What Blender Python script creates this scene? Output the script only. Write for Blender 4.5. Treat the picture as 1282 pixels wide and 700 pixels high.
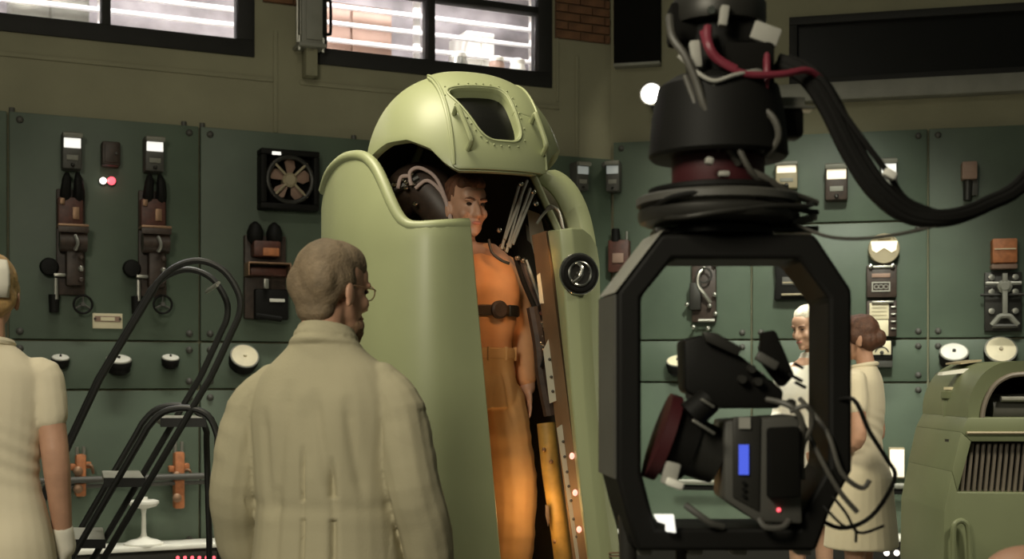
import bpy, bmesh, math, random
from mathutils import Vector, Matrix, Euler, noise, kdtree
random.seed(7)
for o in list(bpy.data.objects): bpy.data.objects.remove(o)
S = bpy.context.scene
COL = S.collection
PI = math.pi
def R(d): return math.radians(d)
V = Vector

# ---------------------------------------------------------------- camera
F, CX, HY, H = 1600.0, 641.0, 470.0, 1.45      # focal length in pixels, horizon, eye height
cam = bpy.data.cameras.new('camera'); cam_o = bpy.data.objects.new('camera', cam); COL.objects.link(cam_o)
cam.sensor_width = 36.0; cam.lens = 36.0 * F / 1282.0
cam.shift_y = (HY - 350.0) / 1282.0
cam_o.location = (0, 0, H); cam_o.rotation_euler = (R(90), 0, 0)
cam.clip_start = 0.05; cam.clip_end = 100
cam.dof.use_dof = True; cam.dof.focus_distance = 5.0; cam.dof.aperture_fstop = 4.0
S.camera = cam_o
# ---------------------------------------------------------------- world, lights, exposure
S.view_settings.view_transform = 'Standard'; S.view_settings.look = 'None'
S.view_settings.gamma = 1.0; S.view_settings.use_curve_mapping = False
S.view_settings.exposure = 0.0
w = bpy.data.worlds.new('world'); S.world = w; w.use_nodes = True
w.node_tree.nodes['Background'].inputs[0].default_value = (0.80, 0.85, 0.66, 1)
w.node_tree.nodes['Background'].inputs[1].default_value = 0.06
def lamp(name, kind, loc, target, power, color, size=1.0, size_y=None, spot=None, blend=0.5):
    l = bpy.data.lights.new(name, kind); l.energy = power; l.color = color
    if kind == 'AREA':
        l.size = size
        if size_y: l.shape = 'RECTANGLE'; l.size_y = size_y
    else: l.shadow_soft_size = size
    if spot: l.spot_size = R(spot); l.spot_blend = blend
    o = bpy.data.objects.new(name, l); COL.objects.link(o); o.location = loc
    d = V(target) - V(loc)
    if d.length > 0: o.rotation_euler = d.to_track_quat('-Z', 'Y').to_euler()
    return o
WARM = (1.0, 0.93, 0.74)
lamp('overhead_soft_light', 'AREA', (-0.8, 4.2, 5.4), (-0.6, 4.6, 1.6), 45, WARM, 1.2)
lamp('overhead_key_light', 'SPOT', (-1.7, 4.5, 5.3), (-0.25, 5.1, 2.2), 620, (1.0, 0.91, 0.64), 0.8, spot=52, blend=0.7)
lamp('overhead_side_light', 'SPOT', (1.7, 5.2, 5.0), (2.0, 9.5, 1.4), 1050, (0.98, 1.0, 0.84), 0.3, spot=42, blend=0.8)
lamp('right_fill_spot', 'SPOT', (3.2, 3.4, 3.9), (1.1, 6.0, 1.0), 430, WARM, 0.3, spot=52, blend=0.7)
lamp('front_soft_light', 'AREA', (-1.5, 0.2, 3.3), (-0.85, 3.7, 1.15), 104, WARM, 1.0)
wl_ = lamp('wall_wash_light', 'AREA', (-0.75, 7.55, 5.1), (-0.75, 7.55, 0.0), 72, (1.0, 0.97, 0.84), 4.2, 0.25); wl_.rotation_euler = (0, 0, R(24.6)); wl_.data.spread = R(62)
wl_ = lamp('wall_wash_light', 'AREA', (2.1, 8.15, 5.1), (2.1, 8.15, 0.0), 55, (1.0, 0.97, 0.84), 3.0, 0.25); wl_.rotation_euler = (0, 0, R(-13.7)); wl_.data.spread = R(62)

# ---------------------------------------------------------------- helpers
def P(px, py, Y): return V(((px - CX) / F * Y, Y, H + (HY - py) / F * Y))

def mat(name, rgb, rough=0.6, metal=0.0, var=0.12, scale=6.0, bump=0.0, bscale=60.0, coat=0.0, emit=None, es=0.0, spec=0.5):
    m = bpy.data.materials.new(name); m.use_nodes = True
    nt = m.node_tree; b = nt.nodes['Principled BSDF']
    tc = nt.nodes.new('ShaderNodeTexCoord')
    n = nt.nodes.new('ShaderNodeTexNoise'); n.inputs['Scale'].default_value = scale; n.inputs['Detail'].default_value = 5
    nt.links.new(tc.outputs['Object'], n.inputs['Vector'])
    cr = nt.nodes.new('ShaderNodeValToRGB')
    cr.color_ramp.elements[0].position = 0.3; cr.color_ramp.elements[1].position = 0.7
    cr.color_ramp.elements[0].color = tuple(c * (1 - var) for c in rgb) + (1,)
    cr.color_ramp.elements[1].color = tuple(min(1, c * (1 + var)) for c in rgb) + (1,)
    nt.links.new(n.outputs['Fac'], cr.inputs['Fac']); nt.links.new(cr.outputs['Color'], b.inputs['Base Color'])
    b.inputs['Roughness'].default_value = rough; b.inputs['Metallic'].default_value = metal
    b.inputs['Specular IOR Level'].default_value = spec
    if coat: b.inputs['Coat Weight'].default_value = coat; b.inputs['Coat Roughness'].default_value = 0.25
    if bump:
        n2 = nt.nodes.new('ShaderNodeTexNoise'); n2.inputs['Scale'].default_value = bscale; n2.inputs['Detail'].default_value = 4
        nt.links.new(tc.outputs['Object'], n2.inputs['Vector'])
        bp = nt.nodes.new('ShaderNodeBump'); bp.inputs['Strength'].default_value = bump; bp.inputs['Distance'].default_value = 0.01
        nt.links.new(n2.outputs['Fac'], bp.inputs['Height']); nt.links.new(bp.outputs['Normal'], b.inputs['Normal'])
    if emit:
        b.inputs['Emission Color'].default_value = tuple(emit) + (1,); b.inputs['Emission Strength'].default_value = es
    return m
def srgb(r, g, b):
    f = lambda c: (c / 255 / 12.92) if c / 255 <= 0.04045 else ((c / 255 + 0.055) / 1.055) ** 2.4
    return (f(r), f(g), f(b))

M = dict(
  plaster = mat('plaster', (0.27, 0.255, 0.165), 0.9, var=0.10, scale=2.0, bump=0.15, bscale=30),
  panel = mat('panel_paint', (0.086, 0.117, 0.081), 0.5, var=0.16, scale=2.2, bump=0.05, bscale=8),
  brick = mat('brick_clay', (0.16, 0.075, 0.035), 0.9, var=0.35, scale=9, bump=0.5),
  mortar = mat('mortar', (0.11, 0.075, 0.045), 0.95),
  floor = mat('floor_concrete', (0.10, 0.10, 0.085), 0.5, var=0.2),
  black = mat('black_paint', (0.010, 0.010, 0.009), 0.5, var=0.2),
  frame = mat('window_frame_paint', (0.010, 0.009, 0.007), 0.7, var=0.2),
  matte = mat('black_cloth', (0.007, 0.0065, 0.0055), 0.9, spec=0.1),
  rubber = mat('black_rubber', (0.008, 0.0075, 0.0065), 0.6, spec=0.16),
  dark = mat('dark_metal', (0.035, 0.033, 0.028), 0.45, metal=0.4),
  brown = mat('brown_bakelite', (0.045, 0.028, 0.020), 0.5, var=0.3, scale=30),
  redbrown = mat('red_bakelite', (0.085, 0.028, 0.018), 0.5, var=0.3, scale=30),
  orange = mat('orange_insulator', (0.42, 0.15, 0.055), 0.55, var=0.2, scale=30),
  copper = mat('copper', (0.30, 0.18, 0.11), 0.45, metal=0.6),
  steel = mat('steel', (0.42, 0.41, 0.36), 0.35, metal=0.8),
  chrome = mat('chrome', (0.70, 0.68, 0.62), 0.18, metal=1.0, var=0.05),
  grey = mat('grey_paint', (0.24, 0.235, 0.195), 0.55),
  greyd = mat('dark_grey_paint', (0.075, 0.072, 0.062), 0.55),
  white = mat('white_enamel', (0.78, 0.76, 0.68), 0.4),
  cream = mat('cream_dial', (0.72, 0.64, 0.44), 0.5),
  tan = mat('tan_paint', (0.36, 0.30, 0.19), 0.5),
  pink = mat('dull_pink', (0.30, 0.19, 0.14), 0.6),
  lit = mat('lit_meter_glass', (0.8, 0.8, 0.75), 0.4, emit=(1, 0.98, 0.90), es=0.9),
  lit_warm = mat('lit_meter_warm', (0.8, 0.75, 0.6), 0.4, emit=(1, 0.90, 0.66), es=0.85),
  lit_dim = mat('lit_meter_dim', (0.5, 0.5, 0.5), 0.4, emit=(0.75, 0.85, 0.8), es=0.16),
  led_w = mat('white_lamp', (0.9, 0.9, 0.9), 0.4, emit=(1, 0.92, 0.82), es=3.0),
  led_r = mat('red_lamp', (0.8, 0.05, 0.05), 0.4, emit=(1, 0.10, 0.13), es=2.2),
  led_p = mat('pink_lamp', (0.8, 0.3, 0.25), 0.4, emit=(1, 0.42, 0.33), es=1.6),
  tube = mat('fluorescent_tube', (0.9, 0.9, 0.9), 0.4, emit=(1, 0.98, 1.0), es=6.0),
  backroom = mat('back_room_wall', (0.30, 0.275, 0.28), 0.8, var=0.35, scale=3.5),
  slat = mat('white_slat', (0.90, 0.88, 0.88), 0.45, var=0.03),
  suit = mat('suit_green_paint', (0.318, 0.345, 0.188), 0.48, var=0.05, scale=3, coat=0.1),
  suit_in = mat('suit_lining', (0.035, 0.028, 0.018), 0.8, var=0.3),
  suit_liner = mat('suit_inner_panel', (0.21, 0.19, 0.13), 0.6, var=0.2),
  plate = mat('pale_plate', (0.50, 0.47, 0.36), 0.5, var=0.06),
  brownrim = mat('brown_rim', (0.19, 0.125, 0.07), 0.6, var=0.15),
  yellow = mat('yellow_strip', (0.42, 0.26, 0.06), 0.55, var=0.25, scale=14),
  machine = mat('machine_green', (0.165, 0.185, 0.100), 0.45, var=0.08, scale=3),
  bar = mat('grille_bar', (0.15, 0.125, 0.095), 0.5),
  skin = mat('skin', (0.52, 0.29, 0.19), 0.5, var=0.08, scale=20),
  skin_pale = mat('skin_pale', (0.50, 0.30, 0.20), 0.45, var=0.07, scale=20),
  hair_g = mat('greying_hair', (0.20, 0.145, 0.088), 0.75, var=0.22, scale=30, bump=0.35, bscale=110),
  hair_b = mat('blond_hair', (0.40, 0.25, 0.10), 0.55, var=0.3, scale=45, bump=0.35, bscale=110),
  hair_r = mat('auburn_hair', (0.10, 0.042, 0.022), 0.6, var=0.3, scale=45, bump=0.35, bscale=110),
  hair_s = mat('short_brown_hair', (0.12, 0.05, 0.025), 0.7, var=0.3, scale=45, bump=0.35, bscale=110),
  hair_w = mat('white_hair', (0.60, 0.54, 0.42), 0.7, var=0.2, scale=45, bump=0.35, bscale=110),
  beard = mat('grey_brown_beard', (0.17, 0.10, 0.055), 0.8, var=0.3, scale=60, bump=0.35, bscale=110),
  coat = mat('beige_coat_cloth', (0.42, 0.375, 0.245), 0.85, var=0.05, scale=5, bump=0.08, bscale=150),
  dress = mat('cream_uniform_cloth', (0.70, 0.62, 0.45), 0.85, var=0.05, scale=5, bump=0.08, bscale=150),
  whitecloth = mat('white_cloth', (0.75, 0.71, 0.60), 0.85),
  suitcloth = mat('orange_undersuit', (0.72, 0.36, 0.17), 0.75, var=0.12, scale=8),
  khaki = mat('khaki_trousers', (0.58, 0.36, 0.16), 0.8, var=0.1, scale=8),
  shoe = mat('shoe_leather', (0.02, 0.015, 0.012), 0.5),
  lip = mat('lip', (0.42, 0.16, 0.12), 0.5),
  eye = mat('eye', (0.03, 0.02, 0.015), 0.2),
  maroon = mat('maroon_anodised', (0.05, 0.006, 0.008), 0.55),
  redcable = mat('red_cable', (0.17, 0.02, 0.035), 0.5),
  greycable = mat('grey_cable', (0.075, 0.07, 0.058), 0.5),
  tag = mat('pale_tape', (0.33, 0.32, 0.28), 0.7),
  blue = mat('blue_display', (0.02, 0.03, 0.2), 0.3, emit=(0.10, 0.16, 0.95), es=0.75),
  hose = mat('white_hose', (0.55, 0.42, 0.38), 0.45),
  glow = mat('spot_lamp_lens', (1, 1, 1), 0.3, emit=(1, 0.97, 0.85), es=22.0),
  darkglass = mat('dark_visor_glass', (0.006, 0.006, 0.005), 0.3, var=0.1, spec=0.25),
  wood = mat('plywood', (0.30, 0.20, 0.10), 0.7),
)
def glass_mat():
    m = bpy.data.materials.new('clear_glass'); m.use_nodes = True; nt = m.node_tree; nt.nodes.clear()
    out = nt.nodes.new('ShaderNodeOutputMaterial'); mix = nt.nodes.new('ShaderNodeMixShader')
    t = nt.nodes.new('ShaderNodeBsdfTransparent'); g = nt.nodes.new('ShaderNodeBsdfGlossy'); g.inputs['Roughness'].default_value = 0.05
    f = nt.nodes.new('ShaderNodeFresnel'); f.inputs['IOR'].default_value = 1.35
    nt.links.new(f.outputs[0], mix.inputs[0]); nt.links.new(t.outputs[0], mix.inputs[1]); nt.links.new(g.outputs[0], mix.inputs[2])
    nt.links.new(mix.outputs[0], out.inputs[0]); return m
M['glass'] = glass_mat()

def link(name, me, m, parent=None, smooth=True, ang=35):
    if isinstance(m, str): m = M[m]
    if not me.materials and m: me.materials.append(m)
    if smooth:
        me.shade_smooth()
        try: me.set_sharp_from_angle(angle=R(ang))
        except Exception: pass
    o = bpy.data.objects.new(name, me); COL.objects.link(o)
    if parent: o.parent = parent
    return o
def empty(name, loc=(0, 0, 0), rz=0.0):
    o = bpy.data.objects.new(name, None); COL.objects.link(o); o.location = loc; o.rotation_euler = (0, 0, rz)
    o.empty_display_size = 0.1
    return o
def tag(o, label=None, cat=None, group=None, kind=None):
    if label: o['label'] = label
    if cat: o['category'] = cat
    if group: o['group'] = group
    if kind: o['kind'] = kind
    return o
def catmull(pts, n=6):
    pts = [V(p) for p in pts]; out = []
    for i in range(len(pts) - 1):
        p0 = pts[max(i - 1, 0)]; p1 = pts[i]; p2 = pts[i + 1]; p3 = pts[min(i + 2, len(pts) - 1)]
        for k in range(n):
            t = k / n
            out.append(0.5 * ((2 * p1) + (p2 - p0) * t + (2 * p0 - 5 * p1 + 4 * p2 - p3) * t * t + (3 * p1 - p0 - 3 * p2 + p3) * t ** 3))
    out.append(pts[-1]); return out

class MB:
    def __init__(s, T=None): s.bm = bmesh.new(); s.T = T
    def _x(s, geom, mtx):
        bmesh.ops.transform(s.bm, matrix=mtx, verts=geom)
    def box(s, c, d, bev=0.0, rot=None, seg=2):
        t = bmesh.new(); bmesh.ops.create_cube(t, size=1.0)
        bmesh.ops.scale(t, vec=V(d), verts=t.verts)
        if bev: bmesh.ops.bevel(t, geom=t.edges[:], offset=bev, segments=seg, profile=0.5, affect='EDGES')
        mt = Matrix.Translation(V(c)) @ (Euler(rot).to_matrix().to_4x4() if rot else Matrix())
        bmesh.ops.transform(t, matrix=mt, verts=t.verts); s._merge(t); return s
    def _merge(s, t):
        me = bpy.data.meshes.new('tmp'); t.to_mesh(me); t.free(); s.bm.from_mesh(me); bpy.data.meshes.remove(me)
    def sweep(s, pts, r, n=10, caps=True, flat=1.0):
        pts = [V(p) for p in pts]; N = len(pts)
        rr = r if isinstance(r, (list, tuple)) else [r] * N
        rings = []; up = None
        for i, p in enumerate(pts):
            d = (pts[min(i + 1, N - 1)] - pts[max(i - 1, 0)])
            d = d.normalized() if d.length > 1e-9 else V((0, 0, 1))
            if up is None:
                up = V((0, 0, 1)) if abs(d.z) < 0.9 else V((0, 1, 0))
            a = (up - d * up.dot(d)).normalized(); b = d.cross(a); up = a
            rings.append([s.bm.verts.new(p + rr[i] * (a * math.cos(2 * PI * k / n) + flat * b * math.sin(2 * PI * k / n))) for k in range(n)])
        for i in range(N - 1):
            for k in range(n):
                s.bm.faces.new((rings[i][k], rings[i][(k + 1) % n], rings[i + 1][(k + 1) % n], rings[i + 1][k]))
        if caps:
            s.bm.faces.new(rings[0][::-1]); s.bm.faces.new(rings[-1])
        return s
    def cyl(s, p0, p1, r0, r1=None, n=16): return s.sweep([p0, p1], [r0, r0 if r1 is None else r1], n)
    def tube(s, pts, r, n=8, sub=5, flat=1.0):
        q = catmull(pts, sub)
        if isinstance(r, (list, tuple)):
            r = [r[min(i // sub, len(r) - 1)] + (r[min(i // sub + 1, len(r) - 1)] - r[min(i // sub, len(r) - 1)]) * ((i % sub) / sub) for i in range(len(q))]
        return s.sweep(q, r, n, flat=flat)
    def lathe(s, prof, n=24, mtx=None):
        """prof: (radius, height) about +Z"""
        mtx = mtx or Matrix(); rings = []
        for (r, z) in prof:
            if r < 1e-6: rings.append([s.bm.verts.new(mtx @ V((0, 0, z)))])
            else: rings.append([s.bm.verts.new(mtx @ V((r * math.cos(2 * PI * k / n), r * math.sin(2 * PI * k / n), z))) for k in range(n)])
        for i in range(len(rings) - 1):
            a, b = rings[i], rings[i + 1]
            for k in range(n):
                k2 = (k + 1) % n
                q = [a[k % len(a)], a[k2 % len(a)], b[k2 % len(b)], b[k % len(b)]]
                u = []
                for v in q:
                    if v not in u: u.append(v)
                if len(u) > 2: s.bm.faces.new(u)
        if len(rings[0]) > 1: s.bm.faces.new(rings[0][::-1])
        if len(rings[-1]) > 1: s.bm.faces.new(rings[-1])
        return s
    def ball(s, c, r, n=12):
        r = V((r, r, r)) if not isinstance(r, (tuple, list, Vector)) else V(r)
        g = bmesh.ops.create_uvsphere(s.bm, u_segments=n, v_segments=max(6, n // 2), radius=1.0)
        bmesh.ops.transform(s.bm, matrix=Matrix.Translation(V(c)) @ Matrix.Diagonal((r.x, r.y, r.z, 1)), verts=g['verts']); return s
    def prism(s, poly, vec, bev=0.0):
        t = bmesh.new(); vec = V(vec)
        a = [t.verts.new(V(p)) for p in poly]; b = [t.verts.new(V(p) + vec) for p in poly]; n = len(a)
        t.faces.new(a); t.faces.new(b[::-1])
        for i in range(n): t.faces.new((a[i], b[i], b[(i + 1) % n], a[(i + 1) % n]))
        bmesh.ops.recalc_face_normals(t, faces=t.faces)
        if bev: bmesh.ops.bevel(t, geom=t.edges[:], offset=bev, segments=2, profile=0.5, affect='EDGES')
        s._merge(t); return s
    def torus(s, R0, r, n=24, m=8, mtx=None):
        mtx = mtx or Matrix(); v = []
        for i in range(n):
            a = 2 * PI * i / n
            v.append([s.bm.verts.new(mtx @ V(((R0 + r * math.cos(2 * PI * k / m)) * math.cos(a), (R0 + r * math.cos(2 * PI * k / m)) * math.sin(a), r * math.sin(2 * PI * k / m)))) for k in range(m)])
        for i in range(n):
            for k in range(m): s.bm.faces.new((v[i][k], v[(i + 1) % n][k], v[(i + 1) % n][(k + 1) % m], v[i][(k + 1) % m]))
        return s
    def grid(s, rows):
        v = [[s.bm.verts.new(p) for p in r] for r in rows]
        for i in range(len(v) - 1):
            for k in range(len(v[0]) - 1): s.bm.faces.new((v[i][k], v[i][k + 1], v[i + 1][k + 1], v[i + 1][k]))
        return s
    def build(s, name, m, parent=None, smooth=True, ang=35, recalc=True):
        if recalc: bmesh.ops.recalc_face_normals(s.bm, faces=s.bm.faces)
        me = bpy.data.meshes.new(name); s.bm.to_mesh(me); s.bm.free()
        return link(name, me, m, parent, smooth, ang)
RX90 = Matrix.Rotation(R(90), 4, 'X')      # lathe axis +Z -> -Y (towards the room on a wall frame)
def interp(tab, x):
    if x <= tab[0][0]: return tab[0][1]
    for (a, va), (b, vb) in zip(tab, tab[1:]):
        if x <= b:
            t = (x - a) / (b - a); t = t * t * (3 - 2 * t) if len(tab) > 3 else t
            return va + (vb - va) * t
    return tab[-1][1]
def lin(tab, x):
    if x <= tab[0][0]: return tab[0][1]
    for (a, va), (b, vb) in zip(tab, tab[1:]):
        if x <= b: return va + (vb - va) * (x - a) / (b - a)
    return tab[-1][1]
# ---------------------------------------------------------------- walls
class Wall:
    def __init__(s, pxa, Ya, pxb, Yb):
        s.A = V(((pxa - CX) / F * Ya, Ya, 0)); s.B = V(((pxb - CX) / F * Yb, Yb, 0))
        s.u = (s.B - s.A).normalized(); s.n = V((s.u.y, -s.u.x, 0)); s.L = (s.B - s.A).length
        s.a = math.atan2(s.u.y, s.u.x)
    def pt(s, px, py, off=0.0):
        d = V(((px - CX) / F, 1.0, (HY - py) / F)); o = V((0, 0, H))
        t = (off - (o - s.A).dot(s.n)) / d.dot(s.n); return o + d * t
    def uz(s, px, py, off=0.0):
        p = s.pt(px, py, off); return (p - s.A).dot(s.u), p.z
    def m(s, px): return s.pt(px, HY).y / F            # metres per pixel there
WL = Wall(0, 8.2, 765, 10.06)
WR = Wall(765, 10.06, 1282, 9.34)
PT = 0.05                                              # panel thickness
fl = MB().box((0, 5, -0.05), (16, 16, 0.1)).build('floor', 'floor'); tag(fl, 'dark concrete studio floor', 'floor', kind='structure')

def lbox(mb, u0, u1, y0, y1, z0, z1, bev=0.0): mb.box(((u0 + u1) / 2, (y0 + y1) / 2, (z0 + z1) / 2), (abs(u1 - u0), abs(y1 - y0), abs(z1 - z0)), bev)

# left wall with two window openings
WTOP = 5.4
w1a, _ = WL.uz(-330, 60); w1b, _ = WL.uz(318, 60); w2a, _ = WL.uz(389, 80); w2b, _ = WL.uz(690, 100)
_, wz = WL.uz(150, 54.5); WZ1 = 5.0
zbrick = 4.05
mb = MB()
UL0, UL1 = -3.6, WL.L
lbox(mb, UL0, UL1, 0, 0.22, 0, wz)
for a, b in ((UL0, w1a), (w1b, w2a), (w2b, UL1)): lbox(mb, a, b, 0, 0.22, wz, WZ1)
lbox(mb, UL0, UL1, 0, 0.22, WZ1, WTOP)
wall_left = mb.build('wall_left', 'plaster'); wall_left.location = WL.A; wall_left.rotation_euler = (0, 0, WL.a)
tag(wall_left, 'olive plaster wall with brick band above and dark green steel panels below', 'wall', kind='structure')
# right wall with one long dark window
w3a, _ = WR.uz(988, 60); w3b = WR.uz(1500, 60)[0]
_, wz3 = WR.uz(1282, 94); _, wz3t = WR.uz(1150, 12)
mb = MB(); UR1 = WR.L + 2.6
lbox(mb, 0, UR1, 0, 0.22, 0, wz3)
for a, b in ((0, w3a), (w3b, UR1)): lbox(mb, a, b, 0, 0.22, wz3, wz3t)
lbox(mb, 0, UR1, 0, 0.22, wz3t, WTOP)
wall_right = mb.build('wall_right', 'plaster'); wall_right.location = WR.A; wall_right.rotation_euler = (0, 0, WR.a)
tag(wall_right, 'dim plaster wall with long dark window above pale green steel panels', 'wall', kind='structure')

# steel panels, each its own piece with corner bolts
bolt_me = None
def bolt_mesh():
    b = MB(); b.lathe([(0.0, 0.022), (0.013, 0.020), (0.018, 0.012), (0.024, 0.006), (0.024, 0.0)], 10, RX90)
    me = bpy.data.meshes.new('bolt'); bmesh.ops.recalc_face_normals(b.bm, faces=b.bm.faces); b.bm.to_mesh(me); b.bm.free(); me.materials.append(M['greyd']); me.shade_smooth(); return me
BOLT = bolt_mesh()
def panels(wall, parent, cols, rows):
    for (c0, c1) in cols:
        rr = rows(c0, c1)
        for z1, z0 in zip(rr, rr[1:]):
            g = 0.007
            mb = MB(); lbox(mb, c0 + g, c1 - g, -PT, 0.0, z0 + g, z1 - g, 0.006)
            p = mb.build('panel', 'panel', parent)
            for bu in (c0 + 0.07, c1 - 0.07):
                for bz in (z0 + 0.055, z1 - 0.055):
                    o = bpy.data.objects.new('bolt', BOLT); COL.objects.link(o); o.parent = p; o.location = (bu, -PT, bz)
zt = WL.uz(0, 137, PT)[1]; zl1 = WL.uz(160, 427, PT)[1]; zl2 = WL.uz(160, 488, PT)[1]; zlb = WL.uz(160, 690, PT)[1]
cu = [WL.uz(p, 300, PT)[0] for p in (-420, -205, 10, 250, 500)] + [WL.L - 0.02]
panels(WL, wall_left, list(zip(cu, cu[1:])), lambda a, b: [zt, zl1, zl2, zlb, 0.0])
zrt = WR.uz(1282, 155, PT)[1]; zr0 = WR.uz(1080, 278, PT)[1]; zr1 = WR.uz(1162, 424, PT)[1]; zr2 = WR.uz(1162, 479, PT)[1]; zrb = WR.uz(1150, 673, PT)[1]
cr_ = [0.02] + [WR.uz(p, 300, PT)[0] for p in (941, 1162, 1390, 1640)]
panels(WR, wall_right, list(zip(cr_, cr_[1:])), lambda a, b: [zrt] + ([zr0] if abs(a - cr_[1]) < 1e-6 else []) + [zr1, zr2, zrb, 0.0])
# pegs on top of the left panels
for px in (15, 231, 254, 444):
    u, z = WL.uz(px, 150, PT); mb = MB(); mb.cyl((u, -0.025, zt - 0.03), (u, -0.025, zt + 0.022), 0.018, 0.018, 10); mb.build('locating_pin', 'greyd', wall_left)

# bricks: shared mesh
bb = MB(); bb.box((0, -0.012, 0), (0.205, 0.03, 0.058), 0.004); bme = bpy.data.meshes.new('brick'); bb.bm.to_mesh(bme); bb.bm.free(); bme.materials.append(M['brick'])
def bricks(parent, u0, u1, z0, z1):
    mb = MB(); lbox(mb, u0, u1, -0.006, 0.02, z0, z1); mb.build('mortar', 'mortar', parent)
    z = z0 + 0.034; r = 0
    while z < z1 - 0.03:
        u = u0 + 0.0; first = True; off = 0.107 if r % 2 else 0.0
        x = u0 - off
        while x < u1:
            a, b = max(x, u0) + 0.004, min(x + 0.213, u1) - 0.004
            if b - a > 0.03:
                o = bpy.data.objects.new('brick', bme); COL.objects.link(o); o.parent = parent
                o.location = ((a + b) / 2, random.uniform(-0.003, 0.003), z); o.scale = ((b - a) / 0.205, 1, 1)
            x += 0.213
        z += 0.068; r += 1
bricks(wall_left, w1b + 0.06, w2a - 0.06, zbrick, 4.95)
bricks(wall_left, w2b + 0.03, WL.L - 0.02, zbrick, 4.95)
bricks(wall_right, 0.02, 0.30, zbrick, 4.95)
# plaster mouldings
def strip(parent, name, u0, u1, z0, z1, d, m='plaster'):
    mb = MB(); lbox(mb, u0, u1, -d, 0.0, z0, z1, 0.004); return mb.build(name, m, parent)
ua = WL.uz(342, 60)[0]; ub = WL.uz(400, 60)[0]
strip(wall_left, 'moulding', ua, ua + 0.03, zt, wz + 0.2, 0.014)
strip(wall_left, 'moulding', UL0, ua, wz - 0.16, wz - 0.13, 0.012)
strip(wall_left, 'moulding', WL.uz(375, 60)[0], WL.uz(700, 60)[0], wz - 0.16, wz - 0.13, 0.012)
strip(wall_left, 'moulding', WL.uz(696, 60)[0], WL.uz(699, 60)[0], wz - 0.1, zbrick, 0.012)
strip(wall_left, 'moulding', WL.uz(720, 60)[0], WL.uz(724, 60)[0], zt, zbrick - 0.12, 0.012)

# windows
def window(name, wall, u0, u1, z0, z1, cols, rows, label, fw=0.115, glass='glass', y=0.05):
    r = empty(name, wall.A, wall.a); tag(r, label, 'window', kind='structure')
    f = MB(); d0, d1 = -0.02, 0.12
    lbox(f, u0, u1, d0, d1, z0, z0 + fw, 0.004); lbox(f, u0, u1, d0, d1, z1 - fw, z1, 0.004)
    lbox(f, u0, u0 + fw, d0, d1, z0 + fw, z1 - fw, 0.004); lbox(f, u1 - fw, u1, d0, d1, z0 + fw, z1 - fw, 0.004)
    f.build('window_frame', 'frame', r)
    for c in cols:
        b = MB(); lbox(b, c - 0.028, c + 0.028, d0 + 0.01, d1, z0 + fw, z1 - fw, 0.003); b.build('mullion', 'frame', r)
    for z in rows:
        b = MB(); lbox(b, u0 + fw, u1 - fw, d0 + 0.02, d1 - 0.01, z - 0.024, z + 0.024, 0.003); b.build('glazing_bar', 'frame', r)
    us = [u0 + fw] + sorted(cols) + [u1 - fw]; zs = [z0 + fw] + sorted(rows) + [z1 - fw]
    for a, b in zip(us, us[1:]):
        for c, d in zip(zs, zs[1:]):
            p = MB(); lbox(p, a, b, y, y + 0.006, c, d); p.build('pane', glass, r)
    return r
zrow = WL.uz(640, 8)[1]
window('window_1', WL, w1a, w1b, wz, WZ1, [WL.uz(133, 20)[0], WL.uz(-95, 20)[0]], [4.55], 'wide black framed window looking into the bright room, beyond the blond nurse')
window('window_2', WL, w2a, w2b, wz, WZ1, [WL.uz(540, 60)[0]], [zrow], 'black framed window into the bright room directly above the armoured suit')
window('window_3', WR, w3a, w3b, wz3, wz3t, [WR.uz(1330, 60)[0]], [], 'long dark unlit window above a pale sill', fw=0.06, glass='darkglass')
b = MB(); lbox(b, w3a - 0.1, w3b, 0.13, 0.2, wz3 - 0.02, wz3t + 0.02); o = b.build('wall_back_dark', 'matte', None); o.location = WR.A; o.rotation_euler = (0, 0, WR.a)
tag(o, 'black backing wall behind the dark window', 'wall', kind='structure')
zs0 = WR.uz(1282, 113, 0.12)[1]
b = MB(); lbox(b, WR.uz(972, 120)[0], w3b, -0.12, 0.0, zs0, wz3 - 0.002, 0.008); o = b.build('trim_1', 'grey'); o.location = WR.A; o.rotation_euler = (0, 0, WR.a)
tag(o, 'pale grey sill running under the long dark window', 'window sill', kind='structure')

# bright room behind the left windows
for nm, bx_, lb in (('wall_back', (UL0, UL1 + 0.3, 1.7, 1.8, 2.95, 5.3), 'pale far wall of the bright room behind the windows'), ('floor_back', (UL0, UL1 + 0.4, 0.22, 1.8, 2.85, 2.95), 'raised floor of the bright room behind the windows'),
                    ('ceiling_back', (UL0, UL1 + 0.4, 0.22, 1.8, 5.3, 5.4), 'ceiling of the bright room behind the windows'), ('wall_back_side', (UL1 + 0.3, UL1 + 0.4, 0.22, 1.8, 2.95, 5.3), 'pale end wall of the bright room behind the windows')):
    bk = MB(); lbox(bk, *bx_); o = bk.build(nm, 'backroom'); o.location = WL.A; o.rotation_euler = (0, 0, WL.a); tag(o, lb, nm.split('_')[0], kind='structure')
for i, u in enumerate((-2.4, -0.3, 1.6, 3.4)):
    r = empty('fluorescent_light', WL.A + WL.u * u - WL.n * 0.55 + V((0, 0, 5.24)), WL.a)
    tag(r, 'ceiling fluorescent fitting in the bright room behind the windows', 'light', 'fluorescent fittings behind the windows')
    MB().box((0, 0, 0.03), (1.5, 0.2, 0.06), 0.01).build('housing', 'white', r)
    for s in (-0.05, 0.05): MB().cyl((-0.7, s, -0.02), (0.7, s, -0.02), 0.019, 0.019, 10).build('tube', 'tube', r)
    l = lamp('fluorescent_glow', 'AREA', (0, 0, 0), (0, 0, 0), 80, (1, 0.97, 0.98), 1.4, 0.18); l.parent = r; l.location = (0, 0, -0.05); l.rotation_euler = (0, 0, 0)

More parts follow.
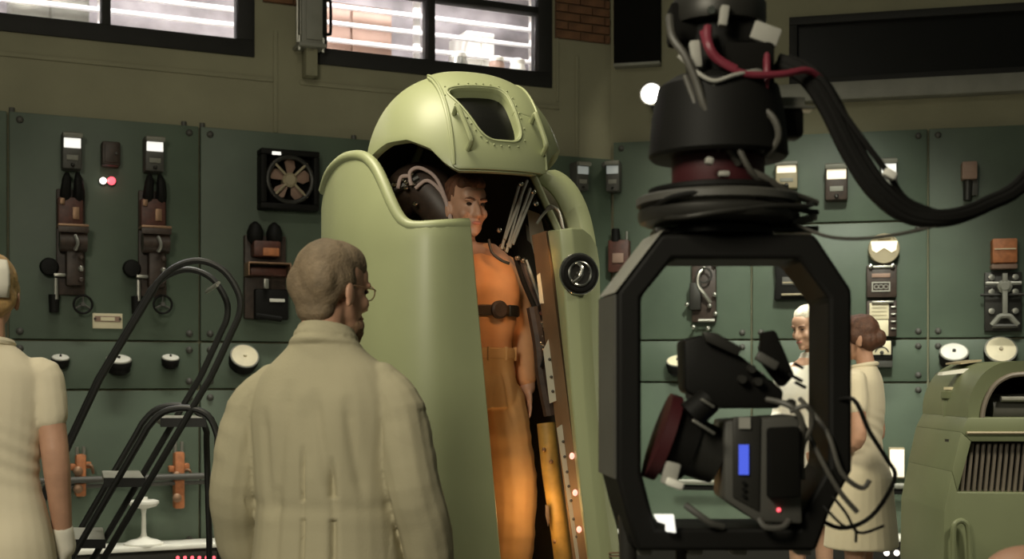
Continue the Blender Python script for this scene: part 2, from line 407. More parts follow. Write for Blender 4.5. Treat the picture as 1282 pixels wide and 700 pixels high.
# white slatted screens behind the glass
def blind(u0, u1, zlist, label, posts):
    r = empty('slatted_screen', WL.A, WL.a); tag(r, label, 'blind', 'slatted screens behind the windows')
    for z in zlist:
        b = MB(); b.box(((u0 + u1) / 2, 0.95, z), (u1 - u0, 0.03, 0.034), 0.006); b.build('slat', 'slat', r)
    for u in posts:
        b = MB(); lbox(b, u - 0.03, u + 0.03, 0.967, 0.99, 2.95, 5.1, 0.004); b.build('upright', 'slat', r)
    return r
def zof(px, py): return WL.uz(px, py, -0.95)[1]
def uof(px): return WL.uz(px, 40, -0.95)[0]
z0 = zof(200, 24)
blind(uof(-330), uof(302), [z0 - 0.22 + 0.119 * k for k in range(12)], 'white slatted screen inside the wide window beyond the blond nurse', [uof(128), uof(300), uof(-120)])
z0 = zof(420, 33)
blind(uof(400), uof(672), [z0 - 0.248 + 0.136 * k for k in range(11)], 'white slatted screen inside the window above the armoured suit', [uof(523), uof(668)])
# clutter of the bright room: white cabinets and glassware
def cabinet(px, w, h, z0, label, m='white', d=0.4, yy=1.3):
    u = WL.uz(px, 40, -yy)[0]; r = empty('storage_cabinet', WL.A + WL.u * u - WL.n * yy + V((0, 0, 2.95)), WL.a)
    tag(r, label, 'cabinet')
    MB().box((0, 0, h / 2), (w, d, h), 0.01).build('body', m, r)
    for s in (-1, 1):
        dd = MB().box((s * w / 4, -d / 2 - 0.008, h / 2), (w / 2 - 0.02, 0.016, h - 0.04), 0.004).build('door', m, r)
        MB().cyl((s * 0.03, -d / 2 - 0.035, h * .45), (s * 0.03, -d / 2 - 0.035, h * .6), 0.008, n=8).build('handle', 'chrome', dd)
cabinet(60, 0.55, 1.35, 0, 'tall grey cabinet in the bright room, behind the wide window', 'grey')
cabinet(240, 0.6, 1.1, 0, 'low white cabinet in the bright room, behind the wide window', 'white')
cabinet(430, 0.7, 1.5, 0, 'broad pinkish cabinet in the bright room, behind the suit window', 'pink')
cabinet(590, 0.26, 1.4, 0, 'narrow white cabinet in the bright room, behind the suit window', 'white')
for i, (px, m) in enumerate(((622, 'pink'), (648, 'white'), (575, 'steel'))):
    u = WL.uz(px, 60, -0.7)[0]; r = empty('storage_drum', WL.A + WL.u * u - WL.n * 0.7 + V((0, 0, 2.95)), WL.a)
    tag(r, ['pink ribbed storage drum standing behind the window over the suit', 'white storage drum standing behind the window over the suit', 'steel storage drum standing behind the window over the suit'][i], 'drum')
    MB().lathe([(0.06, 0), (0.066, 0.02), (0.066, 0.75), (0.07, 0.78), (0.066, 0.81), (0.066, 1.02), (0.056, 1.06)], 20).build('drum_body', m, r)
    MB().lathe([(0.06, 1.055), (0.06, 1.085), (0.03, 1.10), (0.0, 1.10)], 20).build('lid', 'white', r)

# ledge and plinth along both walls
def ledge(wall, name, u0, u1, zb, label):
    r = empty(name, wall.A, wall.a); tag(r, label, 'ledge', kind='structure')
    b = MB(); lbox(b, u0, u1, -0.34, -PT - 0.002, zb - 0.03, zb, 0.005); b.build('ledge_top', 'white', r)
    b = MB(); lbox(b, u0, u1, -0.28, -PT - 0.002, 0.0, zb - 0.031, 0.004); b.build('plinth', 'dark', r)
    return r
zledL = WL.uz(160, 686, 0.34)[1]; ledge(WL, 'trim_2', UL0, WL.L - 0.35, zledL, 'white topped ledge along the foot of the wall under the windows')
zledR = WR.uz(1150, 674, 0.34)[1]; ledge(WR, 'trim_3', 0.1, UR1, zledR, 'white topped ledge along the foot of the wall with the dark window')
def ledge_light(wall, px, py, m, label, group, z=1.0):
    p = wall.pt(px, py, 0.28); p.z = min(p.z, (zledL if wall is WL else zledR) - 0.06)
    r = empty('indicator_lamp', p, wall.a); tag(r, label, 'indicator light', group)
    MB().lathe([(0.026 * z, 0), (0.026 * z, 0.012), (0.02 * z, 0.016)], 14, RX90).build('bezel', 'greyd', r)
    MB().lathe([(0.02 * z, 0.01), (0.019 * z, 0.03 * z), (0.012 * z, 0.04 * z), (0, 0.043 * z)], 14, RX90).build('lens', m, r)
for k in range(9): ledge_light(WR, 1135 + 12.6 * k - 25.2, 692, 'led_w' if k not in (3, 6) else 'led_p', '%s glowing lamp on the plinth beside the green machine' % ('small white' if k not in (3, 6) else 'small pinkish'), 'plinth lamps near the machine')
for k in range(7): ledge_light(WL, 222 + 9 * k, 698, 'led_r', 'tiny red lamp on the plinth behind the step ladder', 'red plinth lamps near the ladder', 0.6)

def pipe_rail(wall, pxs, py, off, label, rr=0.022, m='greyd'):
    (ua, z) = wall.uz(pxs[0], py, off); ub = wall.uz(pxs[1], py, off)[0]
    r = empty('pipe_rail', wall.A + V((0, 0, 0)), wall.a); tag(r, label, 'rail')
    MB().cyl((ua, -off, z), (ub, -off, z), rr, rr, 12).build('pipe', m, r)
    n = 4
    for i in range(n):
        u = ua + (ub - ua) * (i + 0.5) / n
        MB().cyl((u, -PT, z), (u, -off, z), 0.014, 0.014, 8).build('bracket', 'greyd', r)
pipe_rail(WL, (-300, 560), 614, 0.2, 'steel pipe rail on the wall behind the step ladder')
pipe_rail(WL, (-300, 560), 623, 0.16, 'thin dark pipe just below the steel rail behind the ladder', 0.014, 'greyd')
pipe_rail(WR, (850, 1400), 603, 0.2, 'pale pipe rail on the wall behind the auburn haired nurse', 0.02, 'grey')
pipe_rail(WR, (850, 1400), 610, 0.17, 'dark pipe just below the pale rail behind the auburn nurse', 0.02, 'rubber')
# ---------------------------------------------------------------- instruments on the panels
def inst(wall, px, py, name, label, cat, group=None, off=PT):
    p = wall.pt(px, py, off); r = empty(name, p, wall.a); tag(r, label, cat, group)
    return r, p.y / F
def meter_box(wall, px, py, w, h, label, lit='lit', depth=0.13, wz_=0.42, group=None, body='greyd'):
    """box meter: hooded body, lit window in its upper part, small plate under it"""
    r, k = inst(wall, px, py, 'box_meter', label, 'meter', group); W, Hh = w * k, h * k
    MB().box((0, -depth / 2, 0), (W, depth, Hh), 0.012).build('body', body, r)
    MB().box((0, -depth - 0.022, Hh * 0.40), (W * 1.02, 0.05, Hh * 0.13), 0.008, rot=(R(14), 0, 0)).build('hood', 'grey', r)
    MB().box((0, -depth - 0.003, Hh * 0.19), (W * 0.86, 0.012, Hh * wz_ * 0.62), 0.003).build('lit_window', lit, r)
    MB().box((0, -depth - 0.003, -Hh * 0.20), (W * 0.6, 0.01, Hh * 0.14), 0.003).build('name_plate', 'grey', r)
    MB().lathe([(W * .10, 0), (W * .10, 0.02), (W * .05, 0.028), (0, 0.028)], 10, Matrix.Translation((0, -depth, -Hh * 0.40)) @ RX90).build('knob', 'dark', r)
    return r
meter_box(WL, 88, 192, 23, 46, 'grey box meter with a bright lit window, nearer the blond nurse', group='lit box meters over the levers')
meter_box(WL, 190, 196, 23, 44, 'grey box meter with a bright lit window, right of the red lamp', group='lit box meters over the levers')
r, k = inst(WL, 137, 195, 'junction_box', 'small plain brown box above the red and white lamps', 'box')
MB().box((0, -0.05, 0), (22 * k, 0.1, 30 * k), 0.012).build('body', 'brown', r)
MB().box((0, -0.104, 0), (16 * k, 0.012, 23 * k), 0.004).build('cover', 'brown', r)
MB().lathe([(0.008, 0), (0.008, 0.014), (0, 0.016)], 8, Matrix.Translation((0.03, -0.108, 0)) @ RX90).build('screw', 'greyd', r)
for px, m, lb in ((128.5, 'led_w', 'white lit indicator lamp beside the red one'), (139, 'led_r', 'red lit indicator lamp under the brown box')):
    r, k = inst(WL, px, 227, 'indicator_lamp', lb, 'indicator light')
    rr = 5.2 * k if m == 'led_r' else 4.2 * k
    MB().lathe([(rr * 1.2, 0), (rr * 1.2, 0.015), (rr, 0.02)], 16, RX90).build('bezel', 'greyd', r)
    MB().lathe([(rr, 0.015), (rr * .95, 0.035), (rr * .6, 0.052), (0, 0.058)], 16, RX90).build('lens', m, r)

def lever_gear(px, py, label):
    """tall breaker: two dark handles, red-brown block with plate, tray bracket, barrel, side knob and crank"""
    r, k = inst(WL, px, py, 'breaker_lever', label, 'switch', 'breaker levers under the box meters', PT + 0.002)
    MB().box((0, -0.02, -4 * k), (34 * k, 0.04, 132 * k), 0.008).build('back_plate', 'brown', r)
    for s in (-1, 1):
        MB().tube([(s * 7 * k, -0.05, 30 * k), (s * 8 * k, -0.12, 52 * k), (s * 7 * k, -0.14, 70 * k), (s * 6 * k, -0.12, 80 * k)], [0.03, 0.036, 0.03, 0.012], 10).build('handle', 'rubber', r)
    MB().box((-2 * k, -0.09, 32 * k), (30 * k, 0.1, 36 * k), 0.015).build('block', 'redbrown', r)
    MB().box((4 * k, -0.145, 30 * k), (8 * k, 0.01, 15 * k), 0.003).build('name_plate', 'copper', r)
    MB().box((-12 * k, -0.14, 44 * k), (6 * k, 0.03, 8 * k), 0.005).build('terminal', 'copper', r)
    MB().box((0, -0.13, 14 * k), (36 * k, 0.16, 3 * k), 0.004).build('tray', 'copper', r)
    MB().box((0, -0.2, 9 * k), (36 * k, 0.012, 8 * k), 0.004).build('tray_lip', 'brown', r)
    MB().cyl((-15 * k, -0.12, -4 * k), (17 * k, -0.12, -4 * k), 0.07, 0.07, 16).build('barrel', 'brown', r)
    MB().tube([(2 * k, -0.19, 2 * k), (5 * k, -0.21, -8 * k), (2 * k, -0.19, -16 * k)], 0.012, 8).build('clip', 'steel', r)
    MB().box((3 * k, -0.08, -36 * k), (20 * k, 0.1, 46 * k), 0.012).build('lower_block', 'brown', r)
    MB().lathe([(0.055, 0), (0.06, 0.03), (0.05, 0.06), (0.02, 0.065), (0, 0.065)], 16, Matrix.Translation((-26 * k, -0.03, -36 * k)) @ RX90).build('knob', 'rubber', r)
    MB().box((-14 * k, -0.08, -46 * k), (14 * k, 0.03, 4 * k), 0.004).build('link', 'steel', r)
    MB().cyl((-18 * k, -0.07, -50 * k), (-18 * k, -0.07, -76 * k), 0.014, 0.014, 10).build('crank_rod', 'steel', r)
    MB().cyl((-20 * k, -0.05, -70 * k), (-20 * k, -0.05, -92 * k), 0.035, 0.03, 12).build('crank_grip', 'rubber', r)
    for i in range(3):
        MB().lathe([(0.018, 0), (0.018, 0.02), (0.01, 0.026), (0, 0.026)], 8, Matrix.Translation((10 * k, -0.13, (-24 - 14 * i) * k)) @ RX90).build('stud', 'steel' if i == 1 else 'brown', r)
lever_gear(88, 300, 'tall brown breaker lever below the meter nearer the blond nurse')
lever_gear(190, 302, 'tall brown breaker lever below the meter right of the red lamp')
def handwheel(px, py, label):
    r, k = inst(WL, px, py, 'handwheel', label, 'handwheel', 'small handwheels below the breaker levers')
    MB().torus(11 * k, 1.5 * k, 24, 8, Matrix.Translation((0, -0.09, 0)) @ RX90).build('rim', 'rubber', r)
    for i in range(3):
        a = R(90 + 120 * i); MB().cyl((0, -0.09, 0), (11 * k * math.cos(a), -0.09, 11 * k * math.sin(a)), 0.006, n=6).build('spoke', 'greyd', r)
    MB().cyl((0, 0, 0), (0, -0.11, 0), 0.014, 0.014, 10).build('hub', 'greyd', r)
handwheel(102, 382, 'small dark handwheel below the lever nearer the blond nurse')
handwheel(201, 382, 'small dark handwheel below the lever crossed by the ladder rail')
r, k = inst(WL, 134.5, 402, 'notice_plate', 'cream printed notice plate between the two handwheels', 'sign')
MB().box((0, -0.006, 0), (36 * k, 0.012, 19 * k), 0.003).build('plate', 'cream', r)
MB().box((0, -0.014, 2.5 * k), (31 * k, 0.004, 7 * k)).build('printed_band', 'pink', r)
MB().box((0, -0.017, 2.5 * k), (17 * k, 0.004, 4.5 * k)).build('printed_line', 'cream', r)
for s in (-1, 1): MB().lathe([(0.009, 0.012), (0.009, 0.02), (0, 0.021)], 8, Matrix.Translation((s * 15 * k, 0, 2.5 * k)) @ RX90).build('screw', 'brown', r)

# tilted gauges: short dark drum with a pale dial on its slanted end
def tilt_gauge(wall, px, py, rpx, label, face='white', tilt=42, group=None, hub='dark', drop=1.15):
    r, k = inst(wall, px, py, 'tilted_gauge', label, 'gauge', group); rr = rpx * k
    mt = Matrix.Translation((0, -rr * 0.85, 0)) @ Matrix.Rotation(R(tilt), 4, 'X')
    MB().lathe([(rr * .80, -rr * drop), (rr * .98, -rr * drop * .8), (rr * .98, -rr * .55), (rr * 1.05, -rr * .5), (rr * 1.05, -rr * .08), (rr, 0.0), (rr * .9, -0.004), (0, -0.004)], 28, mt).build('drum', 'rubber', r)
    MB().lathe([(rr * .93, -0.006), (rr * .93, 0.006), (0, 0.010)], 28, mt).build('dial', face, r)
    MB().lathe([(rr * .14, 0.008), (rr * .12, 0.022), (0, 0.024)], 12, mt).build('dial_hub', hub, r)
    MB().torus(rr * 0.99, rr * .05, 28, 6, mt).build('rim', 'grey', r)
    MB().cyl((0, 0, -rr * .5), (0, -rr * .7, -rr * .5), rr * .35, rr * .35, 12).build('mounting_stem', 'rubber', r)
tilt_gauge(WL, 75, 448, 10.5, 'small tilted gauge with white dial beside the blond nurse shoulder', tilt=22)
tilt_gauge(WL, 147, 450, 15, 'broad tilted gauge with white dial behind the ladder handrails', tilt=22)
tilt_gauge(WL, 212, 448, 10.5, 'small tilted gauge with white dial inside the ladder loop', tilt=22)
tilt_gauge(WL, 303, 446, 17.5, 'large tilted gauge with cream dial behind the beige coat shoulder', 'cream', 55, hub='cream')
tilt_gauge(WR, 1193, 441, 17, 'tilted drum gauge with bright white dial above the green machine', 'white', 40)
tilt_gauge(WR, 1251, 438, 19, 'tilted round gauge with cream dial and small centre hub', 'cream', 58, hub='tan')
tilt_gauge(WR, 850, 452, 14, 'dark dome gauge with small cream dial seen through the black frame', 'cream', 30)

# extractor fan
r, k = inst(WL, 358, 228, 'extractor_fan', 'square dark extractor fan with dusty pale blades', 'fan')
f = MB(); s = 37 * k
for a, b, c, d in ((-s, s, s * .8, s), (-s, s, -s, -s * .8), (-s, -s * .8, -s * .8, s * .8), (s * .8, s, -s * .8, s * .8)): lbox(f, a, b, -0.13, 0, c, d, 0.008)
f.build('housing', 'rubber', r)
MB().box((0, -0.01, 0), (2 * s * .84, 0.018, 2 * s * .84)).build('back_plate', 'matte', r)
MB().torus(28 * k, 3 * k, 32, 8, Matrix.Translation((0, -0.115, 0)) @ RX90).build('guard_ring', 'dark', r)
for i in range(5):
    a = R(72 * i + 20)
    mt = Matrix.Rotation(-a, 4, 'Y')
    b = MB(); pts = [(7 * k, -0.09, -3 * k), (16 * k, -0.075, -9 * k), (25 * k, -0.07, -8 * k), (27 * k, -0.085, 0), (22 * k, -0.105, 6 * k), (9 * k, -0.1, 3 * k)]
    b.prism([mt @ V(p) for p in pts], (0, 0.006, 0)); b.build('blade', 'pink', r)
MB().lathe([(9 * k, 0.05), (9 * k, 0.11), (6 * k, 0.125), (0, 0.128)], 20, RX90).build('hub', 'tan', r)
for i in range(4):
    a = R(90 * i + 45); MB().cyl((8 * k * math.cos(a), -0.12, 8 * k * math.sin(a)), (30 * k * math.cos(a), -0.12, 30 * k * math.sin(a)), 0.009, n=8).build('strut', 'tan', r)
MB().box((-18 * k, -0.134, 31 * k), (11 * k, 0.008, 4 * k), 0.002).build('label_plate', 'lit', r)  # plain plate, no lamp: its brightness comes from a glowing material

# knife switch with twin bulbs under the fan
r, k = inst(WL, 330, 340, 'knife_switch', 'twin handled knife switch with red body under the fan', 'switch')
MB().box((0, -0.03, -8 * k), (52 * k, 0.06, 104 * k), 0.01).build('back_plate', 'brown', r)
for s in (-1, 1):
    MB().lathe([(0.02, 0), (0.052, 0.04), (0.058, 0.09), (0.04, 0.14), (0.012, 0.165), (0, 0.168)], 16, Matrix.Translation((s * 12 * k - 3 * k, -0.1, 30 * k))).build('handle', 'rubber', r)
MB().box((-2 * k, -0.1, 26 * k), (34 * k, 0.12, 20 * k), 0.015).build('block', 'redbrown', r)
MB().box((2 * k, -0.165, 22 * k), (20 * k, 0.02, 10 * k), 0.006).build('cover', 'orange', r)
for a in ((-26, 7), (26, 7)): MB().box((a[0] * k, -0.12, 0), (1.8 * k, 0.14, 16 * k), 0.003).build('bracket_side', 'copper', r)
MB().box((0, -0.12, 8 * k), (53 * k, 0.14, 2 * k), 0.003).build('bracket_top', 'copper', r)
MB().box((0, -0.09, -2 * k), (46 * k, 0.1, 10 * k), 0.01).build('fuse_box', 'redbrown', r)
MB().box((-3 * k, -0.14, -17 * k), (6 * k, 0.03, 12 * k), 0.005).build('lever', 'steel', r)
MB().box((6 * k, -0.07, -42 * k), (42 * k, 0.08, 38 * k), 0.012).build('lower_box', 'rubber', r)
MB().box((12 * k, -0.115, -37 * k), (19 * k, 0.01, 4 * k), 0.002).build('name_plate', 'white', r)
MB().cyl((-14 * k, -0.1, -56 * k), (18 * k, -0.1, -60 * k), 0.02, 0.02, 10).build('grip', 'rubber', r)

# orange insulator clamps on the rail
def clamp(px, py, h, label):
    r, k = inst(WL, px, py, 'insulator_clamp', label, 'insulator', 'orange clamps on the steel rail')
    MB().box((0, -0.08, 0), (12 * k, 0.1, h * k), 0.012).build('body', 'orange', r)
    for s in (-1, 1):
        MB().cyl((s * 4 * k, -0.08, h * .45 * k), (s * 4 * k, -0.08, h * .68 * k), 0.012, n=8).build('bolt', 'steel', r)
        MB().box((s * 9 * k, -0.08, (h * .20 if s < 0 else h * .24) * k), (7 * k, 0.06, 8 * k), 0.008).build('lug', 'orange', r)
    MB().lathe([(0.03, 0), (0.03, 0.02), (0.015, 0.03), (0, 0.03)], 12, Matrix.Translation((-4 * k, -0.13, 6 * k)) @ RX90).build('cap_nut', 'copper', r)
    MB().lathe([(0.03, 0), (0.03, 0.02), (0.015, 0.03), (0, 0.03)], 12, Matrix.Translation((-4 * k, -0.13, -h * .3 * k)) @ RX90).build('cap_nut', 'copper', r)
    MB().tube([(6 * k, -0.1, 12 * k), (12 * k, -0.12, 12 * k), (15 * k, -0.1, 2 * k)], 0.01, 8).build('hook', 'copper', r)
clamp(99, 594, 52, 'orange insulator clamp beside the blond nurse elbow')
clamp(221, 600, 70, 'taller orange insulator clamp under the ladder platform')
# white pedestal on the ledge
p = WL.pt(180, 684, 0.22); r = empty('white_pedestal', (p.x, p.y, zledL), WL.a); k = p.y / F
tag(r, 'white mushroom shaped pedestal standing on the ledge behind the ladder', 'pedestal')
MB().lathe([(24 * k, 0), (24 * k, 0.012), (17 * k, 0.03), (9 * k, 0.04), (4 * k, 0.055), (0, 0.055)], 28).build('foot', 'white', r)
MB().lathe([(4.5 * k, 0.05), (3 * k, 0.08), (2.6 * k, 0.20), (4 * k, 0.245), (0, 0.245)], 20).build('stem', 'white', r)
MB().lathe([(5 * k, 0.235), (15 * k, 0.25), (18.5 * k, 0.27), (18.5 * k, 0.285), (14 * k, 0.292), (0, 0.292)], 28).build('cap', 'white', r)
MB().lathe([(5 * k, 0.29), (5 * k, 0.31), (0, 0.315)], 14).build('finial', 'white', r)

# conduit box on the pier between the windows
r, k = inst(WL, 383, 20, 'switch_box', 'tall grey switch box with side handle between the two windows', 'box', off=0.0)
MB().box((0, -0.09, 24 * k), (27 * k, 0.16, 132 * k), 0.012).build('body', 'grey', r)
MB().box((2 * k, -0.176, 24 * k), (20 * k, 0.012, 122 * k), 0.004).build('cover', 'grey', r)
MB().box((0, -0.09, -43 * k), (34 * k, 0.18, 5 * k), 0.006).build('flange', 'grey', r)
MB().box((2 * k, -0.06, -62 * k), (15 * k, 0.12, 34 * k), 0.008).build('conduit_collar', 'plaster', r)
MB().tube([(13 * k, -0.15, 15 * k), (22 * k, -0.15, 15 * k), (24 * k, -0.15, 11 * k), (24 * k, -0.15, -22 * k), (22 * k, -0.15, -27 * k), (13 * k, -0.15, -27 * k)], 0.011, 8, 3).build('side_handle', 'rubber', r)
for s in (-15, 15): MB().cyl((s * k, -0.14, -50 * k), (s * k, -0.14, -32 * k), 0.012, n=8).build('bolt', 'steel', r)
for s in (-17, -12.5): MB().cyl((s * k, -0.13, -40 * k), (s * k, -0.13, 92 * k), 0.011, n=8).build('conduit', 'steel', r)

# corner meters behind the suit
meter_box(WL, 720, 223, 17, 36, 'dim box meter just behind the open suit shoulder', 'lit_dim', group='dim box meters in the corner')
meter_box(WR, 770, 223, 17, 38, 'dim box meter between the suit and the camera frame', 'lit_dim', group='dim box meters in the corner')
# right wall
meter_box(WR, 985, 221, 27, 34, 'square meter with glowing cream window beside the camera head', 'lit_warm', 0.1, body='tan')
meter_box(WR, 1047, 230, 27, 46, 'tall meter with glowing pinkish window left of the looped cables', 'lit_warm', 0.12, body='brown')
meter_box(WR, 1112, 222, 20, 44, 'slim meter with lit window behind the looped cables', 'lit', 0.1)
r, k = inst(WR, 1212, 222, 'wall_socket', 'small dull pink socket box with short dark outlet', 'box')
MB().box((0, -0.06, 6 * k), (18 * k, 0.12, 22 * k), 0.01).build('body', 'pink', r)
MB().cyl((-1 * k, -0.05, -4 * k), (-2 * k, -0.06, -30 * k), 0.035, 0.03, 12).build('outlet', 'dark', r)
MB().box((0, -0.123, 8 * k), (12 * k, 0.008, 10 * k), 0.003).build('cover', 'pink', r)
MB().box((6 * k, -0.03, -12 * k), (10 * k, 0.05, 24 * k), 0.006).build('shadow_block', 'greyd', r)  # dark grey block put in for the shadow beside the box
r, k = inst(WR, 1106, 313, 'round_gauge', 'round tan gauge with cream winged upper dial', 'gauge')
MB().lathe([(19 * k, 0), (19 * k, 0.09), (17.5 * k, 0.11), (16 * k, 0.11), (0, 0.105)], 32, RX90).build('case', 'tan', r)
b = MB(); pts = [(-16 * k, 0, 9 * k), (-14 * k, 0, -2 * k), (-9 * k, 0, -5 * k), (0, 0, 1 * k), (9 * k, 0, -5 * k), (14 * k, 0, -2 * k), (16 * k, 0, 9 * k)]
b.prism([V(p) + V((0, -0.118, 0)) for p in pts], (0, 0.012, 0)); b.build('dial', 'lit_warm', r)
MB().torus(17.5 * k, 1.2 * k, 32, 6, Matrix.Translation((0, -0.11, 0)) @ RX90).build('rim', 'tan', r)
MB().box((0, -0.1, 14 * k), (16 * k, 0.06, 5 * k), 0.006).build('top_lug', 'tan', r)
r, k = inst(WR, 1103, 353.5, 'relay_case', 'black relay case with framed label below the round gauge', 'box')
MB().box((0, -0.06, 0), (36 * k, 0.12, 40 * k), 0.008).build('case', 'brown', r)
MB().box((0, -0.125, 17.5 * k), (32 * k, 0.02, 3 * k), 0.003).build('top_strip', 'steel', r)
for s in (-1, 1): MB().lathe([(0.016, 0), (0.016, 0.02), (0, 0.024)], 10, Matrix.Translation((s * 13 * k, -0.13, 18 * k)) @ RX90).build('thumb_screw', 'chrome', r)
MB().box((-1 * k, -0.124, 7 * k), (22 * k, 0.01, 5 * k), 0.002).build('name_plate', 'pink', r)
fr = MB()
for a, bb_, c, d in ((-12, 10, -2.5, -1), (-12, 10, -13, -11.5), (-12, -10.5, -11.5, -2.5), (8.5, 10, -11.5, -2.5)): lbox(fr, a * k, bb_ * k, -0.132, -0.12, c * k, d * k)
fr.build('label_frame', 'steel', r)
for i, x in enumerate((-6.5, -1, 5)): MB().torus(2.6 * k, 0.7 * k, 12, 6, Matrix.Translation((x * k, -0.126, -7 * k)) @ RX90).build('ring', 'steel', r)
r, k = inst(WR, 1103, 399.5, 'chart_recorder', 'chart recorder with cream paper over the auburn head', 'recorder')
MB().box((0, -0.05, 0), (36 * k, 0.1, 45 * k), 0.008).build('case', 'brown', r)
MB().box((-3 * k, -0.107, 9 * k), (23 * k, 0.015, 20 * k), 0.003).build('paper', 'cream', r)
for i in range(3): MB().box((-3 * k, -0.1165, (4 + 4.5 * i) * k), (18 * k, 0.003, 0.9 * k)).build('printed_line', 'tan', r)
MB().box((1 * k, -0.12, 20 * k), (26 * k, 0.04, 3 * k), 0.004).build('roller', 'steel', r)
MB().box((-2 * k, -0.108, -12 * k), (20 * k, 0.018, 20 * k), 0.004).build('paper_tail', 'cream', r)
for i in range(4): MB().box((14 * k, -0.11, (14 - 9 * i) * k), (6 * k, 0.02, 2 * k), 0.003).build('stylus', 'steel', r)
r, k = inst(WR, 1103, 442, 'panel_meter', 'small meter with arched cream scale at nurse shoulder', 'meter')
MB().box((0, -0.06, 4 * k), (26 * k, 0.12, 24 * k), 0.006).build('case', 'rubber', r)
MB().box((0, -0.05, -12 * k), (26 * k, 0.1, 12 * k), 0.006).build('base', 'greyd', r)
MB().box((0, -0.123, 6 * k), (22 * k, 0.01, 17 * k), 0.003).build('scale', 'cream', r)
b = MB(); b.sweep([(8 * k * math.cos(R(a)), -0.131, -1 * k + 8 * k * math.sin(R(a))) for a in range(10, 171, 16)], 0.8 * k, 6); b.build('arched_mark', 'dark', r)
MB().lathe([(2.5 * k, 0), (2.5 * k, 0.012), (0, 0.014)], 10, Matrix.Translation((0, -0.125, 0)) @ RX90).build('pivot', 'dark', r)
r, k = inst(WR, 1255, 318, 'resistor_box', 'orange brown ribbed box above the steel knife switch', 'box')
MB().box((0, -0.07, 2 * k), (29 * k, 0.14, 30 * k), 0.01).build('case', 'orange', r)
MB().box((0, -0.145, 4 * k), (25 * k, 0.012, 1.2 * k)).build('groove_strip', 'cream', r)
MB().box((0, -0.06, -17 * k), (30 * k, 0.12, 6 * k), 0.006).build('foot', 'pink', r)
r, k = inst(WR, 1255, 378, 'knife_switch', 'bare steel knife switch with stirrup handle on dark base', 'switch')
MB().box((0, -0.02, 0), (44 * k, 0.04, 74 * k), 0.008).build('base', 'dark', r)
MB().cyl((-22 * k, -0.1, 22 * k), (20 * k, -0.1, 22 * k), 0.014, n=10).build('cross_bar', 'steel', r)
MB().cyl((-28 * k, -0.1, 8 * k), (26 * k, -0.1, 8 * k), 0.01, n=8).build('cross_bar', 'dark', r)
MB().lathe([(9 * k, 0), (9 * k, 0.05), (5 * k, 0.07), (0, 0.07)], 8, Matrix.Translation((0, -0.08, 18 * k)) @ RX90).build('hub', 'grey', r)
MB().box((0, -0.13, 28 * k), (6 * k, 0.03, 12 * k), 0.005).build('jaw', 'grey', r)
MB().box((0, -0.13, -2 * k), (6 * k, 0.03, 34 * k), 0.005).build('blade', 'grey', r)
MB().tube([(-15 * k, -0.13, -30 * k), (-10 * k, -0.13, -24 * k), (-5 * k, -0.13, -19 * k), (5 * k, -0.13, -19 * k), (10 * k, -0.13, -24 * k), (15 * k, -0.13, -30 * k)], 0.02, 8).build('stirrup', 'grey', r)
MB().cyl((-15 * k, -0.13, -31 * k), (15 * k, -0.13, -31 * k), 0.015, n=8).build('grip', 'greyd', r)
for s in (-1, 1):
    for z in (30, 12, -12): MB().lathe([(0.022, 0), (0.022, 0.03), (0, 0.034)], 8, Matrix.Translation((s * 14 * k, -0.04, z * k)) @ RX90).build('terminal', 'steel', r)
# mechanism seen through the frame
r, k = inst(WR, 882, 366, 'linkage_switch', 'dark linkage switch with bright pins seen through the black frame', 'switch')
MB().box((0, -0.03, 0), (30 * k, 0.06, 76 * k), 0.01).build('base', 'brown', r)
MB().tube([(2 * k, -0.1, 30 * k), (-5 * k, -0.12, 22 * k), (-6 * k, -0.12, 8 * k), (2 * k, -0.12, -4 * k), (9 * k, -0.1, -14 * k)], 0.014, 8).build('link_arm', 'steel', r)
MB().torus(9 * k, 1.3 * k, 20, 6, Matrix.Translation((1 * k, -0.12, 20 * k)) @ RX90).build('ring', 'dark', r)
MB().box((-10 * k, -0.08, -6 * k), (14 * k, 0.08, 34 * k), 0.01).build('block', 'dark', r)
for i, (x, z) in enumerate(((14, -4), (8, -18), (15, -28), (-20, -16), (-12, -44), (6, -46), (14, 34))):
    MB().ball((x * k, -0.1, z * k), 0.018, 8).build('pin', 'steel', r); MB().cyl((x * k, 0, z * k), (x * k, -0.1, z * k), 0.009, n=6).build('pin_stem', 'dark', r)
MB().cyl((-6 * k, -0.1, -36 * k), (14 * k, -0.1, -36 * k), 0.012, n=8).build('cross_bar', 'steel', r)
r, k = inst(WR, 992, 352, 'hooded_meter', 'black hooded meter above the white haired man', 'meter')
b = MB(); b.prism([(-22 * k, -0.1, 26 * k), (-8 * k, -0.1, 32 * k), (18 * k, -0.1, 32 * k), (24 * k, -0.1, -24 * k), (-22 * k, -0.1, -24 * k), (-20 * k, -0.1, 0)], (0, 0.1, 0), 0.01); b.build('case', 'rubber', r)
MB().box((-4 * k, -0.105, -1 * k), (16 * k, 0.012, 10 * k), 0.003).build('display', 'greyd', r)
MB().box((-4 * k, -0.112, -3 * k), (15 * k, 0.008, 1.5 * k)).build('printed_line', 'tan', r)
MB().box((2 * k, -0.12, -18 * k), (30 * k, 0.05, 2.4 * k), 0.004).build('lip', 'tan', r)
r, k = inst(WR, 777, 322, 'fuse_block', 'reddish fuse block between the suit and the camera frame', 'box', off=PT)
MB().box((0, -0.06, 0), (26 * k, 0.12, 40 * k), 0.012).build('case', 'redbrown', r)
MB().box((0, -0.13, -3 * k), (14 * k, 0.02, 12 * k), 0.005).build('cover', 'pink', r)
MB().cyl((10 * k, -0.1, 14 * k), (10 * k, -0.1, 30 * k), 0.012, n=8).build('pin', 'steel', r)
